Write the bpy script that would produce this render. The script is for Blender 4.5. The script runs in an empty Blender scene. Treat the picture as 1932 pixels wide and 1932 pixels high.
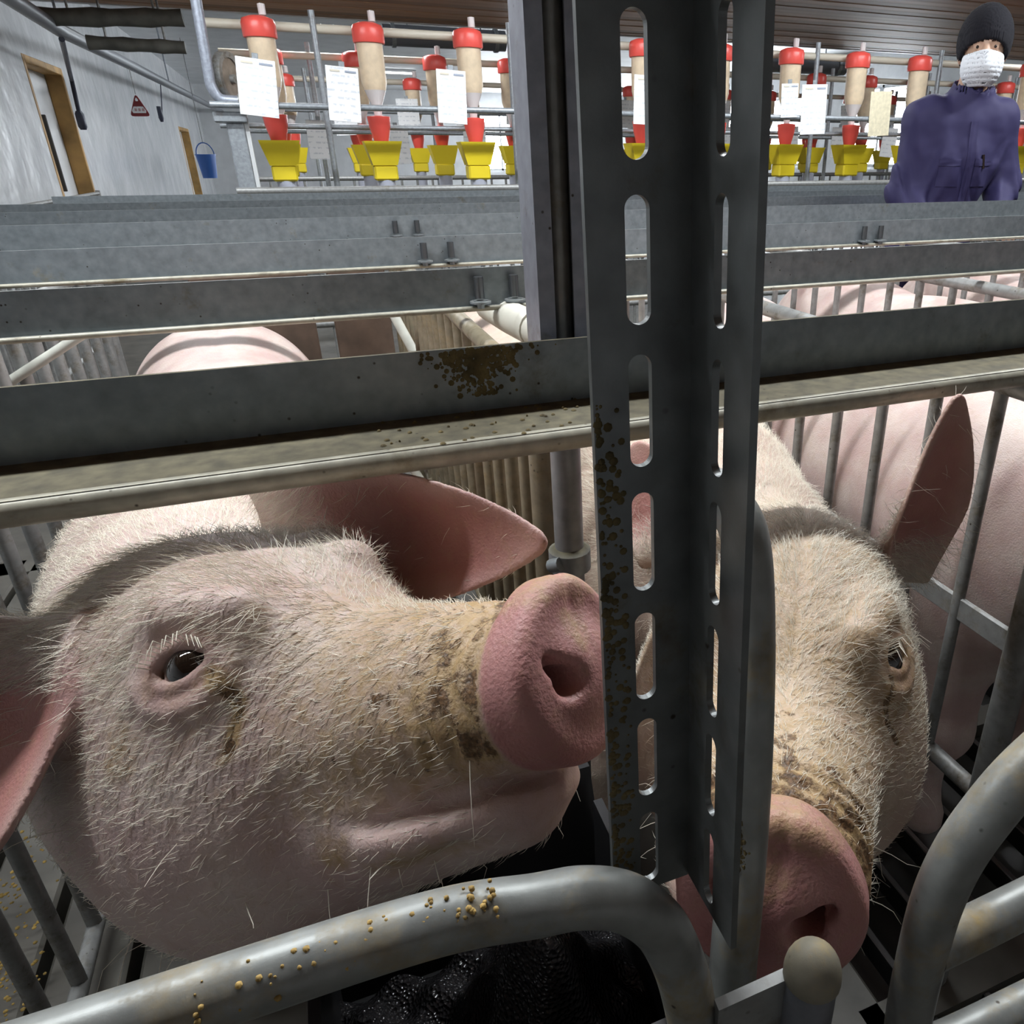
import bpy, bmesh, math, random
import numpy as np
from mathutils import Vector, Matrix
PI = math.pi
scene = bpy.context.scene
col = scene.collection
# ------------------------------------------------------------------ camera
F_PX, PPX, PPY, IMG = 1424.0, 1200.0, 966.0, 1932.0
PITCH, YAW, CAM_H = math.radians(25.07), math.radians(22.5), 1.2
_h = np.array([math.sin(YAW), math.cos(YAW), 0.]); _R = np.array([math.cos(YAW), -math.sin(YAW), 0.]); _Z = np.array([0., 0., 1.])
_F = _h*math.cos(PITCH) - _Z*math.sin(PITCH); _U = _h*math.sin(PITCH) + _Z*math.cos(PITCH); _C = np.array([0., 0., CAM_H])
cam = bpy.data.cameras.new('camera'); camo = bpy.data.objects.new('camera', cam); col.objects.link(camo)
cam.sensor_width = 36.0; cam.lens = 36.0*F_PX/IMG; cam.clip_start = 0.01; cam.clip_end = 200
cam.shift_x = -(PPX-IMG/2)/IMG; cam.shift_y = (PPY-IMG/2)/IMG
camo.matrix_world = Matrix(((_R[0], _U[0], -_F[0], 0), (_R[1], _U[1], -_F[1], 0), (_R[2], _U[2], -_F[2], CAM_H), (0, 0, 0, 1)))
scene.camera = camo
# where things measured in the photograph stand in the room
def ray(x, y): return _F + _R*(x-PPX)/F_PX + _U*(PPY-y)/F_PX
def P(x, y, zd): return _C + ray(x, y)*zd
def onZ(x, y, z): r = ray(x, y); return _C + r*(z-CAM_H)/r[2]
def onY(x, y, Y): r = ray(x, y); return _C + r*Y/r[1]
def onX(x, y, X): r = ray(x, y); return _C + r*X/r[0]
# ------------------------------------------------------------------ view and light
scene.view_settings.view_transform = 'Standard'; scene.view_settings.look = 'None'
scene.view_settings.gamma = 1.0; scene.view_settings.use_curve_mapping = False
scene.view_settings.exposure = 0.25
world = bpy.data.worlds.new('world'); scene.world = world; world.use_nodes = True
world.node_tree.nodes['Background'].inputs[0].default_value = (0.75, 0.85, 1.0, 1)
world.node_tree.nodes['Background'].inputs[1].default_value = 0.0
cy = scene.cycles
cy.use_adaptive_sampling = True; cy.adaptive_threshold = .08; cy.max_bounces = 5; cy.diffuse_bounces = 3; cy.glossy_bounces = 3; cy.transmission_bounces = 2; cy.caustics_reflective = False; cy.caustics_refractive = False
# ------------------------------------------------------------------ helpers
def tag(o, label=None, cat=None, group=None, kind=None):
    if label: o['label'] = label
    if cat: o['category'] = cat
    if group: o['group'] = group
    if kind: o['kind'] = kind
    return o
def empty(name, loc=(0, 0, 0), label=None, cat=None, group=None, kind=None):
    o = bpy.data.objects.new(name, None); col.objects.link(o); o.location = [float(v) for v in loc]; o.empty_display_size = .05
    return tag(o, label, cat, group, kind)
def link(name, me, mat=None, parent=None, smooth=None):
    o = bpy.data.objects.new(name, me); col.objects.link(o)
    if mat is not None and not me.materials: me.materials.append(mat)
    if parent is not None:
        o.parent = parent
        o.matrix_parent_inverse = Matrix.Translation(-Vector(parent.location)) if parent.rotation_euler[:] == (0, 0, 0) and parent.parent is None else parent.matrix_world.inverted()
    return o
class MB:
    """collects simple solids in world coordinates for one mesh"""
    def __init__(s): s.v = []; s.f = []; s.sm = []
    def add(s, vs, fs, smooth=False):
        n = len(s.v); s.v += [tuple(float(c) for c in v) for v in vs]; s.f += [tuple(i+n for i in f) for f in fs]; s.sm += [smooth]*len(fs); return s
    def box(s, c, d, R=None, bev=0):
        c = np.array(c, float); h = np.array(d, float)/2
        if bev:
            b = min(bev, .45*min(d)); pts = []
            for a in range(3):
                for sx in (-1, 1):
                    for sy in (-1, 1):
                        for sz in (-1, 1):
                            q = np.array([sx, sy, sz])*(h-b); q[a] = np.sign([sx, sy, sz][a])*h[a]; pts.append(q)
            bm = bmesh.new()
            for q in pts: bm.verts.new(q)
            r = bmesh.ops.convex_hull(bm, input=bm.verts[:])
            bm.verts.index_update(); vs = [np.array(v.co) for v in bm.verts]; fs = [[v.index for v in f.verts] for f in bm.faces]; bm.free()
        else:
            vs = [np.array([sx, sy, sz])*h for sx in (-1, 1) for sy in (-1, 1) for sz in (-1, 1)]
            fs = [(0, 1, 3, 2), (4, 6, 7, 5), (0, 4, 5, 1), (2, 3, 7, 6), (0, 2, 6, 4), (1, 5, 7, 3)]
        if R is not None: vs = [R @ v for v in vs]
        return s.add([c+v for v in vs], fs)
    def tube(s, pts, r, n=10, cap=True, closed=False):
        pts = np.array(pts, float); m = len(pts)
        rr = np.broadcast_to(np.array(r, float), (m,))
        T = np.gradient(pts, axis=0) if m > 2 else np.array([pts[1]-pts[0]]*2)
        if closed: T = np.roll(pts, -1, 0)-np.roll(pts, 1, 0)
        T /= np.linalg.norm(T, axis=1)[:, None]
        a = np.array([0, 0, 1.]) if abs(T[0][2]) < .9 else np.array([1., 0, 0])
        u = np.cross(a, T[0]); u /= np.linalg.norm(u); vs = []
        for i in range(m):
            u = u - T[i]*(u@T[i]); u /= np.linalg.norm(u); w = np.cross(T[i], u)
            for k in range(n):
                t = 2*PI*k/n; vs.append(pts[i]+rr[i]*(math.cos(t)*u+math.sin(t)*w))
        fs = []; seg = m if closed else m-1
        for i in range(seg):
            j = (i+1) % m
            for k in range(n): fs.append((i*n+k, i*n+(k+1) % n, j*n+(k+1) % n, j*n+k))
        if cap and not closed: fs += [tuple(range(n-1, -1, -1)), tuple((m-1)*n+k for k in range(n))]
        return s.add(vs, fs, True)
    def lathe(s, prof, c, n=16, axis=(0, 0, 1), cap=True):
        """prof: list of (radius, height) along axis"""
        ax = np.array(axis, float); ax /= np.linalg.norm(ax); a = np.array([1., 0, 0]) if abs(ax[0]) < .9 else np.array([0, 1., 0])
        u = np.cross(ax, a); u /= np.linalg.norm(u); w = np.cross(ax, u); c = np.array(c, float); vs = []; fs = []
        for r, h in prof:
            for k in range(n): t = 2*PI*k/n; vs.append(c+ax*h+r*(math.cos(t)*u+math.sin(t)*w))
        for i in range(len(prof)-1):
            for k in range(n): fs.append((i*n+k, i*n+(k+1) % n, (i+1)*n+(k+1) % n, (i+1)*n+k))
        if cap: fs += [tuple(range(n-1, -1, -1)), tuple((len(prof)-1)*n+k for k in range(n))]
        return s.add(vs, fs, True)
    def prism(s, poly, a, b):
        """polygon (list of 3d pts) swept by vector b-a"""
        d = np.array(b, float)-np.array(a, float); poly = [np.array(p, float) for p in poly]; n = len(poly)
        return s.add(poly+[p+d for p in poly], [tuple(range(n-1, -1, -1)), tuple(range(n, 2*n))]+[(k, (k+1) % n, n+(k+1) % n, n+k) for k in range(n)])
    def mesh(s, name):
        me = bpy.data.meshes.new(name); me.from_pydata(s.v, [], s.f); me.polygons.foreach_set('use_smooth', s.sm)
        me.validate()
        bm = bmesh.new(); bm.from_mesh(me); bmesh.ops.recalc_face_normals(bm, faces=bm.faces[:]); bm.to_mesh(me); bm.free()
        if any(s.sm) and hasattr(me, 'set_sharp_from_angle'): me.set_sharp_from_angle(angle=math.radians(50))
        return me
    def build(s, name, mat=None, parent=None): return link(name, s.mesh(name), mat, parent)
def bez(pts, n=12):
    """smooth (Catmull-Rom) curve through points"""
    p = [np.array(q, float) for q in pts]; p = [2*p[0]-p[1]]+p+[2*p[-1]-p[-2]]; out = []
    for i in range(1, len(p)-2):
        for t in np.linspace(0, 1, n, endpoint=False):
            a, b, c, d = p[i-1:i+3]
            out.append(.5*((2*b)+(c-a)*t+(2*a-5*b+4*c-d)*t*t+(-a+3*b-3*c+d)*t**3))
    return np.array(out+[p[-2]])
# ---- materials
def newmat(name):
    m = bpy.data.materials.new(name); m.use_nodes = True; return m, m.node_tree.nodes, m.node_tree.links, m.node_tree.nodes['Principled BSDF']
def nd(N, t, **kw):
    n = N.new(t)
    for k, v in kw.items():
        if k in n.inputs: n.inputs[k].default_value = v
        else: setattr(n, k, v)
    return n
def ramp(N, L, src, stops):
    r = N.new('ShaderNodeValToRGB'); e = r.color_ramp.elements
    while len(e) < len(stops): e.new(.5)
    for el, (p, c) in zip(e, stops): el.position = p; el.color = (*c, 1) if len(c) == 3 else c
    L.new(src, r.inputs[0]); return r
def mix(N, L, fac, a, b, blend='MIX'):
    m = N.new('ShaderNodeMix'); m.data_type = 'RGBA'; m.blend_type = blend
    for s, v in ((0, fac), (6, a), (7, b)):
        if hasattr(v, 'is_linked') or hasattr(v, 'links'): L.new(v, m.inputs[s])
        elif s == 0: m.inputs[0].default_value = v
        else: m.inputs[s].default_value = (*v, 1) if len(v) == 3 else v
    return m.outputs[2]
def plain(name, c, rough=.6, metal=0., noise=0., scale=30., bump=0., spec=None, emit=None, coat=None):
    m, N, L, B = newmat(name)
    B.inputs['Roughness'].default_value = rough; B.inputs['Metallic'].default_value = metal
    if spec is not None: B.inputs['Specular IOR Level'].default_value = spec
    if noise or bump:
        tc = N.new('ShaderNodeTexCoord'); n = nd(N, 'ShaderNodeTexNoise', Scale=scale, Detail=6.); L.new(tc.outputs['Object'], n.inputs['Vector'])
        r = ramp(N, L, n.outputs[0], [(.3, [x*(1-noise) for x in c]), (.7, [min(1, x*(1+noise)) for x in c])]); L.new(r.outputs[0], B.inputs['Base Color'])
        if bump:
            b = nd(N, 'ShaderNodeBump', Strength=bump, Distance=.005); L.new(n.outputs[0], b.inputs['Height']); L.new(b.outputs[0], B.inputs['Normal'])
    else: B.inputs['Base Color'].default_value = (*c, 1)
    if emit: B.inputs['Emission Color'].default_value = (*c, 1); B.inputs['Emission Strength'].default_value = emit
    return m
def dirty(name, c, dirt=(.16, .13, .07), rough=.42, metal=.55, amount=.5, dscale=14., up=0., spot=True, rust=0.):
    """galvanised metal: mottled zinc, splashes of dried manure, dust where things can lie (up)"""
    m, N, L, B = newmat(name)
    tc = N.new('ShaderNodeTexCoord'); B.inputs['Metallic'].default_value = metal
    n1 = nd(N, 'ShaderNodeTexNoise', Scale=60., Detail=4.); L.new(tc.outputs['Object'], n1.inputs['Vector'])
    base = ramp(N, L, n1.outputs[0], [(.3, [x*.82 for x in c]), (.7, [x*1.15 for x in c])]).outputs[0]
    n2 = nd(N, 'ShaderNodeTexNoise', Scale=dscale, Detail=9., Roughness=.7); L.new(tc.outputs['Object'], n2.inputs['Vector'])
    d = ramp(N, L, n2.outputs[0], [(.62-.22*amount, (0, 0, 0)), (.80-.16*amount, (1, 1, 1))]).outputs[0]
    fac = d
    if up:
        g = N.new('ShaderNodeNewGeometry'); sx = N.new('ShaderNodeSeparateXYZ'); L.new(g.outputs['Normal'], sx.inputs[0])
        mr = nd(N, 'ShaderNodeMapRange'); mr.inputs[1].default_value = .6; mr.inputs[2].default_value = .95; L.new(sx.outputs[2], mr.inputs[0])
        mu = nd(N, 'ShaderNodeMath', operation='MULTIPLY'); mu.inputs[1].default_value = up; L.new(mr.outputs[0], mu.inputs[0])
        mx = nd(N, 'ShaderNodeMath', operation='MAXIMUM'); L.new(mu.outputs[0], mx.inputs[0]); L.new(d, mx.inputs[1]); fac = mx.outputs[0]
    dc = ramp(N, L, n1.outputs[0], [(.3, [x*.6 for x in dirt]), (.7, [x*1.4 for x in dirt])]).outputs[0]
    c1 = mix(N, L, fac, base, dc)
    if spot:
        v = nd(N, 'ShaderNodeTexVoronoi', Scale=75.); L.new(tc.outputs['Object'], v.inputs['Vector'])
        s = ramp(N, L, v.outputs[0], [(.06, (1, 1, 1)), (.13, (0, 0, 0))]).outputs[0]
        n3 = nd(N, 'ShaderNodeTexNoise', Scale=11.); L.new(tc.outputs['Object'], n3.inputs['Vector'])
        s3 = ramp(N, L, n3.outputs[0], [(.52, (0, 0, 0)), (.62, (1, 1, 1))]).outputs[0]
        c1 = mix(N, L, mix(N, L, 1., s, s3, 'MULTIPLY'), c1, (.03, .022, .012))
    L.new(c1, B.inputs['Base Color'])
    rr = ramp(N, L, fac, [(0, (rough,)*3), (1, (.85,)*3)]); L.new(rr.outputs[0], B.inputs['Roughness'])
    inv = ramp(N, L, fac, [(0, (metal,)*3), (1, (.0,)*3)]); L.new(inv.outputs[0], B.inputs['Metallic'])
    b = nd(N, 'ShaderNodeBump', Strength=.25, Distance=.002); L.new(n2.outputs[0], b.inputs['Height']); L.new(b.outputs[0], B.inputs['Normal'])
    return m
# ------------------------------------------------------------------ the barn
WX, EX, SY, NY = -2.2, 10.5, -2.6, 27.0          # walls
M_wall, N, L, B = newmat('white_wall_panel'); tc = N.new('ShaderNodeTexCoord')
n = nd(N, 'ShaderNodeTexNoise', Scale=1.3, Detail=6., Roughness=.65); L.new(tc.outputs['Object'], n.inputs['Vector'])
c = ramp(N, L, n.outputs[0], [(.3, (.60, .62, .64)), (.65, (.78, .79, .80))]); L.new(c.outputs[0], B.inputs['Base Color'])
B.inputs['Roughness'].default_value = .22
n2 = nd(N, 'ShaderNodeTexNoise', Scale=2.2, Detail=3.); L.new(tc.outputs['Object'], n2.inputs['Vector'])
b = nd(N, 'ShaderNodeBump', Strength=.35, Distance=.08); L.new(n2.outputs[0], b.inputs['Height']); L.new(b.outputs[0], B.inputs['Normal'])
M_white = plain('white_paint', (.74, .75, .76), .5, noise=.08, scale=3.)
M_conc = plain('wet_concrete', (.085, .08, .068), .45, noise=.35, scale=9., bump=.4)
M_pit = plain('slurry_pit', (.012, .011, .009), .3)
M_wood, N, L, B = newmat('ceiling_board'); tc = N.new('ShaderNodeTexCoord'); mp = nd(N, 'ShaderNodeMapping'); mp.inputs['Scale'].default_value = (.35, 9, 9); L.new(tc.outputs['Object'], mp.inputs[0])
n = nd(N, 'ShaderNodeTexNoise', Scale=2.2, Detail=7.); L.new(mp.outputs[0], n.inputs['Vector']); oi = N.new('ShaderNodeObjectInfo')
c = ramp(N, L, n.outputs[0], [(.3, (.30, .16, .085)), (.7, (.46, .28, .17))]).outputs[0]
hs = nd(N, 'ShaderNodeHueSaturation'); mr = nd(N, 'ShaderNodeMapRange'); mr.inputs[3].default_value = .7; mr.inputs[4].default_value = 1.25; L.new(oi.outputs['Random'], mr.inputs[0]); L.new(mr.outputs[0], hs.inputs['Value']); L.new(c, hs.inputs['Color']); L.new(hs.outputs[0], B.inputs['Base Color']); B.inputs['Roughness'].default_value = .6
M_timber = plain('timber_jamb', (.46, .27, .09), .6, noise=.35, scale=4.)
def slab(name, lo, hi, mat, **kw):
    o = MB().box([(a+b_)/2 for a, b_ in zip(lo, hi)], [b_-a for a, b_ in zip(lo, hi)]).build(name, mat); tag(o, kind='structure', **kw); return o
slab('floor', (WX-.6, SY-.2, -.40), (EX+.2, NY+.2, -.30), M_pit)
# left wall with two doorways (openings lined with timber)
DW = [(9.9, 11.4, 2.11), (21.3, 23.25, 1.86)]
m = MB(); y0 = SY
for a, b_, zt in DW:
    m.box((WX-.15, (y0+a)/2, 1.5), (.3, a-y0, 3.6)); m.box((WX-.15, (a+b_)/2, (zt+3.3)/2), (.3, b_-a, 3.3-zt)); y0 = b_
m.box((WX-.15, (y0+NY)/2, 1.5), (.3, NY-y0, 3.6)); tag(m.build('wall_left', M_wall), kind='structure')
for k, (a, b_, zt) in enumerate(DW):
    d = empty('door_%d' % (k+1), (WX-.27, (a+b_)/2, 0), kind='structure')
    MB().box((WX-.18, (a+b_)/2, zt/2), (.04, b_-a, zt)).build('door_leaf', M_white, d)
    MB().box((WX-.078, b_-.035, zt/2), (.165, .07, zt), bev=.006).build('jamb', M_timber, d)
    MB().box((WX-.078, a+.035, zt/2), (.165, .07, zt), bev=.006).build('jamb', M_timber, d)
    MB().box((WX-.078, (a+b_)/2, zt-.035), (.165, b_-a-.14, .07), bev=.006).build('lintel', M_timber, d)
    MB().box((WX-.145, a+(b_-a)*.55, 1.25), (.04, .03, .75), bev=.006).build('pull_handle', plain('dark_handle', (.05, .045, .04), .5), d)
slab('wall_back', (WX-.3, NY, -.3), (EX+.3, NY+.3, 3.3), M_white)
slab('wall_right', (EX, SY, -.3), (EX+.3, NY, 3.3), M_wall)
slab('wall_front', (WX-.3, SY-.3, -.3), (EX+.3, SY, 3.3), M_white)
# low boarded ceiling over the near part, white metal ceiling beyond it
ceil = empty('ceiling', (4, 3, 2.5), kind='structure')
pw = .16; k = 0; yy = SY
MB().box((4.15, (SY+9.25)/2, 2.52), (12.7, 9.25-SY, .06)).build('backing', plain('ceiling_backing', (.10, .07, .05), .8), ceil)
pm = MB().box((0, 0, 0), (12.7, pw-.008, .03), bev=.004).mesh('board'); pm.materials.append(M_wood)
while yy < 9.2:
    o = bpy.data.objects.new('board', pm); col.objects.link(o); o.parent = ceil; o.location = (.15, yy+pw/2-3, -.03+.006*((k*37) % 5)/5); yy += pw; k += 1
MB().box((4.15, 9.27, 2.62), (12.7, .05, .34)).build('fascia', M_white, ceil)
slab('ceiling_2', (WX-.3, 9.25, 3.1), (EX+.3, NY, 3.2), M_white)
slab('ceiling_3', (WX-.3, SY, 3.1), (EX+.3, 9.25, 3.2), M_white)
# windows in the far wall and the right wall: daylight
M_pane = plain('daylit_pane', (.88, .94, 1.0), .2, emit=18.0)
k = 1
for x in (6.4, 8.3):
    w = empty('window_%d' % k, (x, NY-.02, 1.6), kind='structure'); k += 1
    MB().box((x, NY-.03, 1.75), (1.5, .04, 1.7)).build('pane', M_pane, w)
    fm = MB()
    for dx in (-.77, 0, .77): fm.box((x+dx, NY-.05, 1.75), (.06, .06, 1.8))
    for dz in (-.87, .87): fm.box((x, NY-.05, 1.75+dz), (1.5, .06, .06))
    fm.build('window_frame', M_white, w)
for y in (13.1, 16.3, 19.5, 22.7):
    w = empty('window_%d' % k, (EX-.02, y, 1.6), kind='structure'); k += 1
    MB().box((EX-.03, y, 1.75), (.04, 1.8, 1.3)).build('pane', M_pane, w)
    fm = MB()
    for dy in (-.92, 0, .92): fm.box((EX-.05, y+dy, 1.75), (.06, .06, 1.4))
    for dz in (-.67, .67): fm.box((EX-.05, y, 1.75+dz), (.06, 1.8, .06))
    fm.build('window_frame', M_white, w)
# fluorescent lamps
ORD = ['first', 'second', 'third', 'fourth', 'fifth', 'sixth', 'seventh', 'eighth', 'ninth', 'tenth', 'eleventh', 'twelfth', 'thirteenth', 'fourteenth', 'fifteenth', 'sixteenth']
M_tube = plain('fluorescent_tube', (.93, .97, 1.0), .3, emit=9.0); M_tube.cycles.emission_sampling = 'NONE'; M_fix = plain('lamp_housing', (.75, .76, .77), .4)
LAMPS = [(-.55, 1.25, 2.36, 'over_snout_raising_sow', 'above the sow with raised snout'), (1.2, 1.25, 2.36, 'over_barred_stalls', 'above the sows behind the bars'), (3.3, 1.9, 2.36, 'beside_worker', 'above the rails beside the worker'),
         (-.7, 4.0, 2.36, 'before_steel_column', 'before the steel column'), (1.5, 4.0, 2.36, 'before_front_dispensers', 'before the front row of dispensers'), (3.7, 4.0, 2.36, 'behind_worker', 'behind the worker'), (.4, 7.0, 2.36, 'over_middle_dispensers', 'above the middle row of dispensers'), (6.4, 5.0, 2.36, 'beyond_worker', 'at the far end of the front dispenser row'),
         (0., 11.5, 3.02, 'beside_first_doorway', 'beside the first doorway'), (2.45, 21., 3.02, '', 'glowing in the far hall behind the dispensers')]
for x, y, z, nm, where in LAMPS:
    off = '_offscreen' if nm else ''
    t = empty('fluorescent_lamp'+off, (x, y, z), 'white twin-tube fluorescent ceiling lamp '+where, 'lamp', 'ceiling lamps')
    MB().box((x, y, z+.05), (1.25, .14, .05), bev=.01).build('housing', M_fix, t)
    for dy in (-.035, .035): MB().tube([(x-.59, y+dy, z+.005), (x+.59, y+dy, z+.005)], .013, 10).build('tube'+off, M_tube, t)
    l = bpy.data.lights.new('lamp_light', 'AREA'); l.shape = 'RECTANGLE'; l.size = 1.2; l.size_y = .12; l.energy = 32; l.color = (.93, .97, 1.0)
    lo = bpy.data.objects.new('lamp_light_'+nm+off if nm else 'lamp_light', l); col.objects.link(lo); lo.location = (x, y, z-.015)
# ------------------------------------------------------------------ pigs: one continuous surface each, polygonised from a distance field
def smin(a, b, k):
    h = np.clip(.5+.5*(b-a)/k, 0, 1); return b*(1-h)+a*h-k*h*(1-h)
def smax(a, b, k): return -smin(-a, -b, k)
def ell(p, c, r):
    r = np.array(r, np.float32); q = (p-np.array(c, np.float32))/r; k0 = np.sqrt((q*q).sum(1))+1e-9; q = q/r; k1 = np.sqrt((q*q).sum(1))+1e-9
    return k0*(k0-1)/k1
def cone(p, a, b, ra, rb):
    a = np.array(a, np.float32); d = np.array(b, np.float32)-a; t = np.clip((p-a)@d/(d@d), 0, 1)
    q = p-a-t[:, None]*d; return np.sqrt((q*q).sum(1))-(ra+(rb-ra)*t)
def sstep(a, b, x): t = np.clip((x-a)/(b-a), 0, 1); return t*t*(3-2*t)
def chain(p, pts, r, k=None):
    d = None
    rr = np.broadcast_to(r, (len(pts),))
    for i in range(len(pts)-1):
        e = cone(p, pts[i], pts[i+1], rr[i], rr[i+1]); d = e if d is None else np.minimum(d, e)
    return d
EYE = (.168, .0775, .078)
EYE_N = np.array([.42, .72, .54]); EYE_N /= np.linalg.norm(EYE_N)
EYE_A = np.cross([0, 0, 1.], EYE_N); EYE_A /= -np.linalg.norm(EYE_A); EYE_B = np.cross(EYE_N, EYE_A)
EYE_B *= np.sign(EYE_B[2])
def twist(q, roll):
    if not roll: return q
    t = roll*sstep(.16, .38, q[:, 0]); c, s = np.cos(t), np.sin(t)
    return np.stack([q[:, 0], c*q[:, 1]+s*q[:, 2], -s*q[:, 1]+c*q[:, 2]], 1)
def head_sdf(q, roll=0., detail=True):
    """sow's head; x to the snout, y to its left, z up; metres; ears apart"""
    q = twist(q, roll); m = q.copy(); m[:, 1] = np.abs(m[:, 1]); x = q[:, 0]
    d = ell(m, (.02, 0, .045), (.165, .112, .122))
    d = smin(d, ell(m, (.10, .022, .062), (.12, .066, .066)), .05)
    d = smin(d, ell(m, (.075, .066, -.035), (.135, .074, .098)), .05)
    d = smin(d, ell(m, (.075, .0, -.085), (.14, .092, .082)), .05)
    sn = cone(m*np.array([1, .93, 1.0], np.float32), (.11, 0, .012), (.375, 0, .0), .080, .043)
    d = smin(d, sn, .045)
    d = smin(d, cone(m, (.17, .035, -.012), (.36, .020, -.012), .048, .033), .025)
    jaw = cone(m*np.array([1, .85, 1], np.float32), (.05, 0, -.085), (.330, 0, -.067), .085, .032)
    d = smin(d, jaw, .02)
    d = smin(d, ell(m, (.21, .050, -.062), (.085, .030, .034)), .03)          # cheek pad behind the mouth corner
    # brow
    d = smin(d, chain(m, [(.120, .062, .098), (.152, .062, .110), (.195, .050, .100)], (.012, .017, .011)), .024)
    if not detail: return d
    e = np.array(EYE); n_, a_, b_ = EYE_N, EYE_A, EYE_B
    d = smax(d, -(np.sqrt(((m-(e+n_*.007).astype(np.float32))**2).sum(1))-.0195), .012)
    arc = lambda t0, t1, ru, rv, o, k: [e+a_*ru*math.cos(t)+b_*rv*math.sin(t)+n_*o for t in np.linspace(t0, t1, k)]
    lid = chain(m, arc(-.15, PI+.15, .0215, .0150, .0035, 7), (.004, .006, .0068, .007, .0068, .006, .004))
    low = chain(m, arc(PI+.1, 2*PI-.1, .0215, .0125, .0025, 6), (.004, .0052, .0055, .0055, .0052, .004))
    d = smin(d, smin(lid, low, .004), .007)
    d = smin(d, chain(m, arc(.2, PI-.1, .034, .029, .001, 7), .0045), .010)           # folds above and below the eye
    d = smin(d, chain(m, arc(PI+.3, 2*PI-.4, .034, .027, .0, 6), .004), .012)
    # nose disc: rounded plate, a little taller than deep, the rim standing proud
    n = m-np.array([.388, 0, -.001], np.float32); nx = n[:, 0]-.06*n[:, 2]
    rad = np.sqrt((n[:, 1]/(1.03-.12*sstep(0., .05, n[:, 2])))**2+(n[:, 2]/(1.0+.13*sstep(-.01, .03, n[:, 2])))**2)
    plate = np.maximum(np.abs(nx)-.0065, rad-.0425); dx = np.maximum(np.abs(nx)-.0065, 0); dr = np.maximum(rad-.0425, 0)
    disc = np.where((dx > 0) | (dr > 0), np.sqrt(dx*dx+dr*dr), plate)-.0085
    d = smin(d, disc, .009)
    fr = (nx > -.002)
    d = d+fr*(.0034*np.exp(-(rad/.024)**2)-.0016*np.exp(-((rad-.041)/.007)**2)+.0012*np.exp(-(n[:, 1]/.004)**2)*sstep(.0, .02, n[:, 2]))
    nos = np.minimum(cone(m, (.412, .0185, -.004), (.375, .026, .004), .0085, .008), cone(m, (.410, .021, .000), (.400, .030, .010), .006, .004))
    d = smax(d, -nos, .007)
    # mouth line
    lipp = [(.366, 0, -.066), (.352, .026, -.066), (.325, .046, -.067), (.295, .0600, -.068), (.270, .0700, -.064)]
    d = smin(d, chain(m, lipp, (.005, .006, .0065, .0065, .004)), .016)
    mo = chain(m, [(.385, 0, -.0515), (.358, .022, -.0515), (.340, .0375, -.0520), (.320, .0470, -.0525), (.300, .0580, -.0530), (.280, .0695, -.0520), (.258, .0785, -.0460)], (.005, .005, .005, .0052, .0052, .005, .003))
    d = smax(d, -mo, .006)
    # wrinkles where the snout folds behind the disc
    w = sstep(.29, .335, x)*(1-sstep(.366, .374, x))*sstep(-.045, -.02, m[:, 2])
    d = d+w*.0014*np.sin((x+.006*np.sin(m[:, 2]*90))*2*PI/.0155)
    return d
def ear_sdf(p, base, tip, wdir, W, cup, bend, t=.0035, fold=0., skew=0.):
    """leaf shaped ear from base to tip; wdir across; cup > 0 curls the edges towards the ear's normal"""
    base = np.array(base); a = np.array(tip)-base; L = np.linalg.norm(a); a = a/L; w = np.array(wdir, float); w -= a*(w@a); w /= np.linalg.norm(w); n = np.cross(a, w)
    q = p-base.astype(np.float32); u = q@a.astype(np.float32)/L; v = q@w.astype(np.float32); s = q@n.astype(np.float32)
    uc = np.clip(u, -.25, 1.)
    v = v-skew*uc*uc*L
    Wd = W*(1-np.clip(uc, 0, 1)**2.6)**.9*(.72+.28*sstep(-.1, .35, uc))+.004
    h = cup*(v/W)**2*W+bend*uc*uc*L + fold*np.exp(-((v/W+.25)/.22)**2)*W*(1-uc)
    th = t+.014*(1-sstep(-.1, .3, u))
    d = smax((np.abs(s-h)-th)*.8, np.abs(v)-Wd, .008); d = smax(d, (u-1.0)*L, .01); d = smax(d, (-u-.2)*L, .01)
    return d, (u, v/np.maximum(Wd, .01), s-h)
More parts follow.
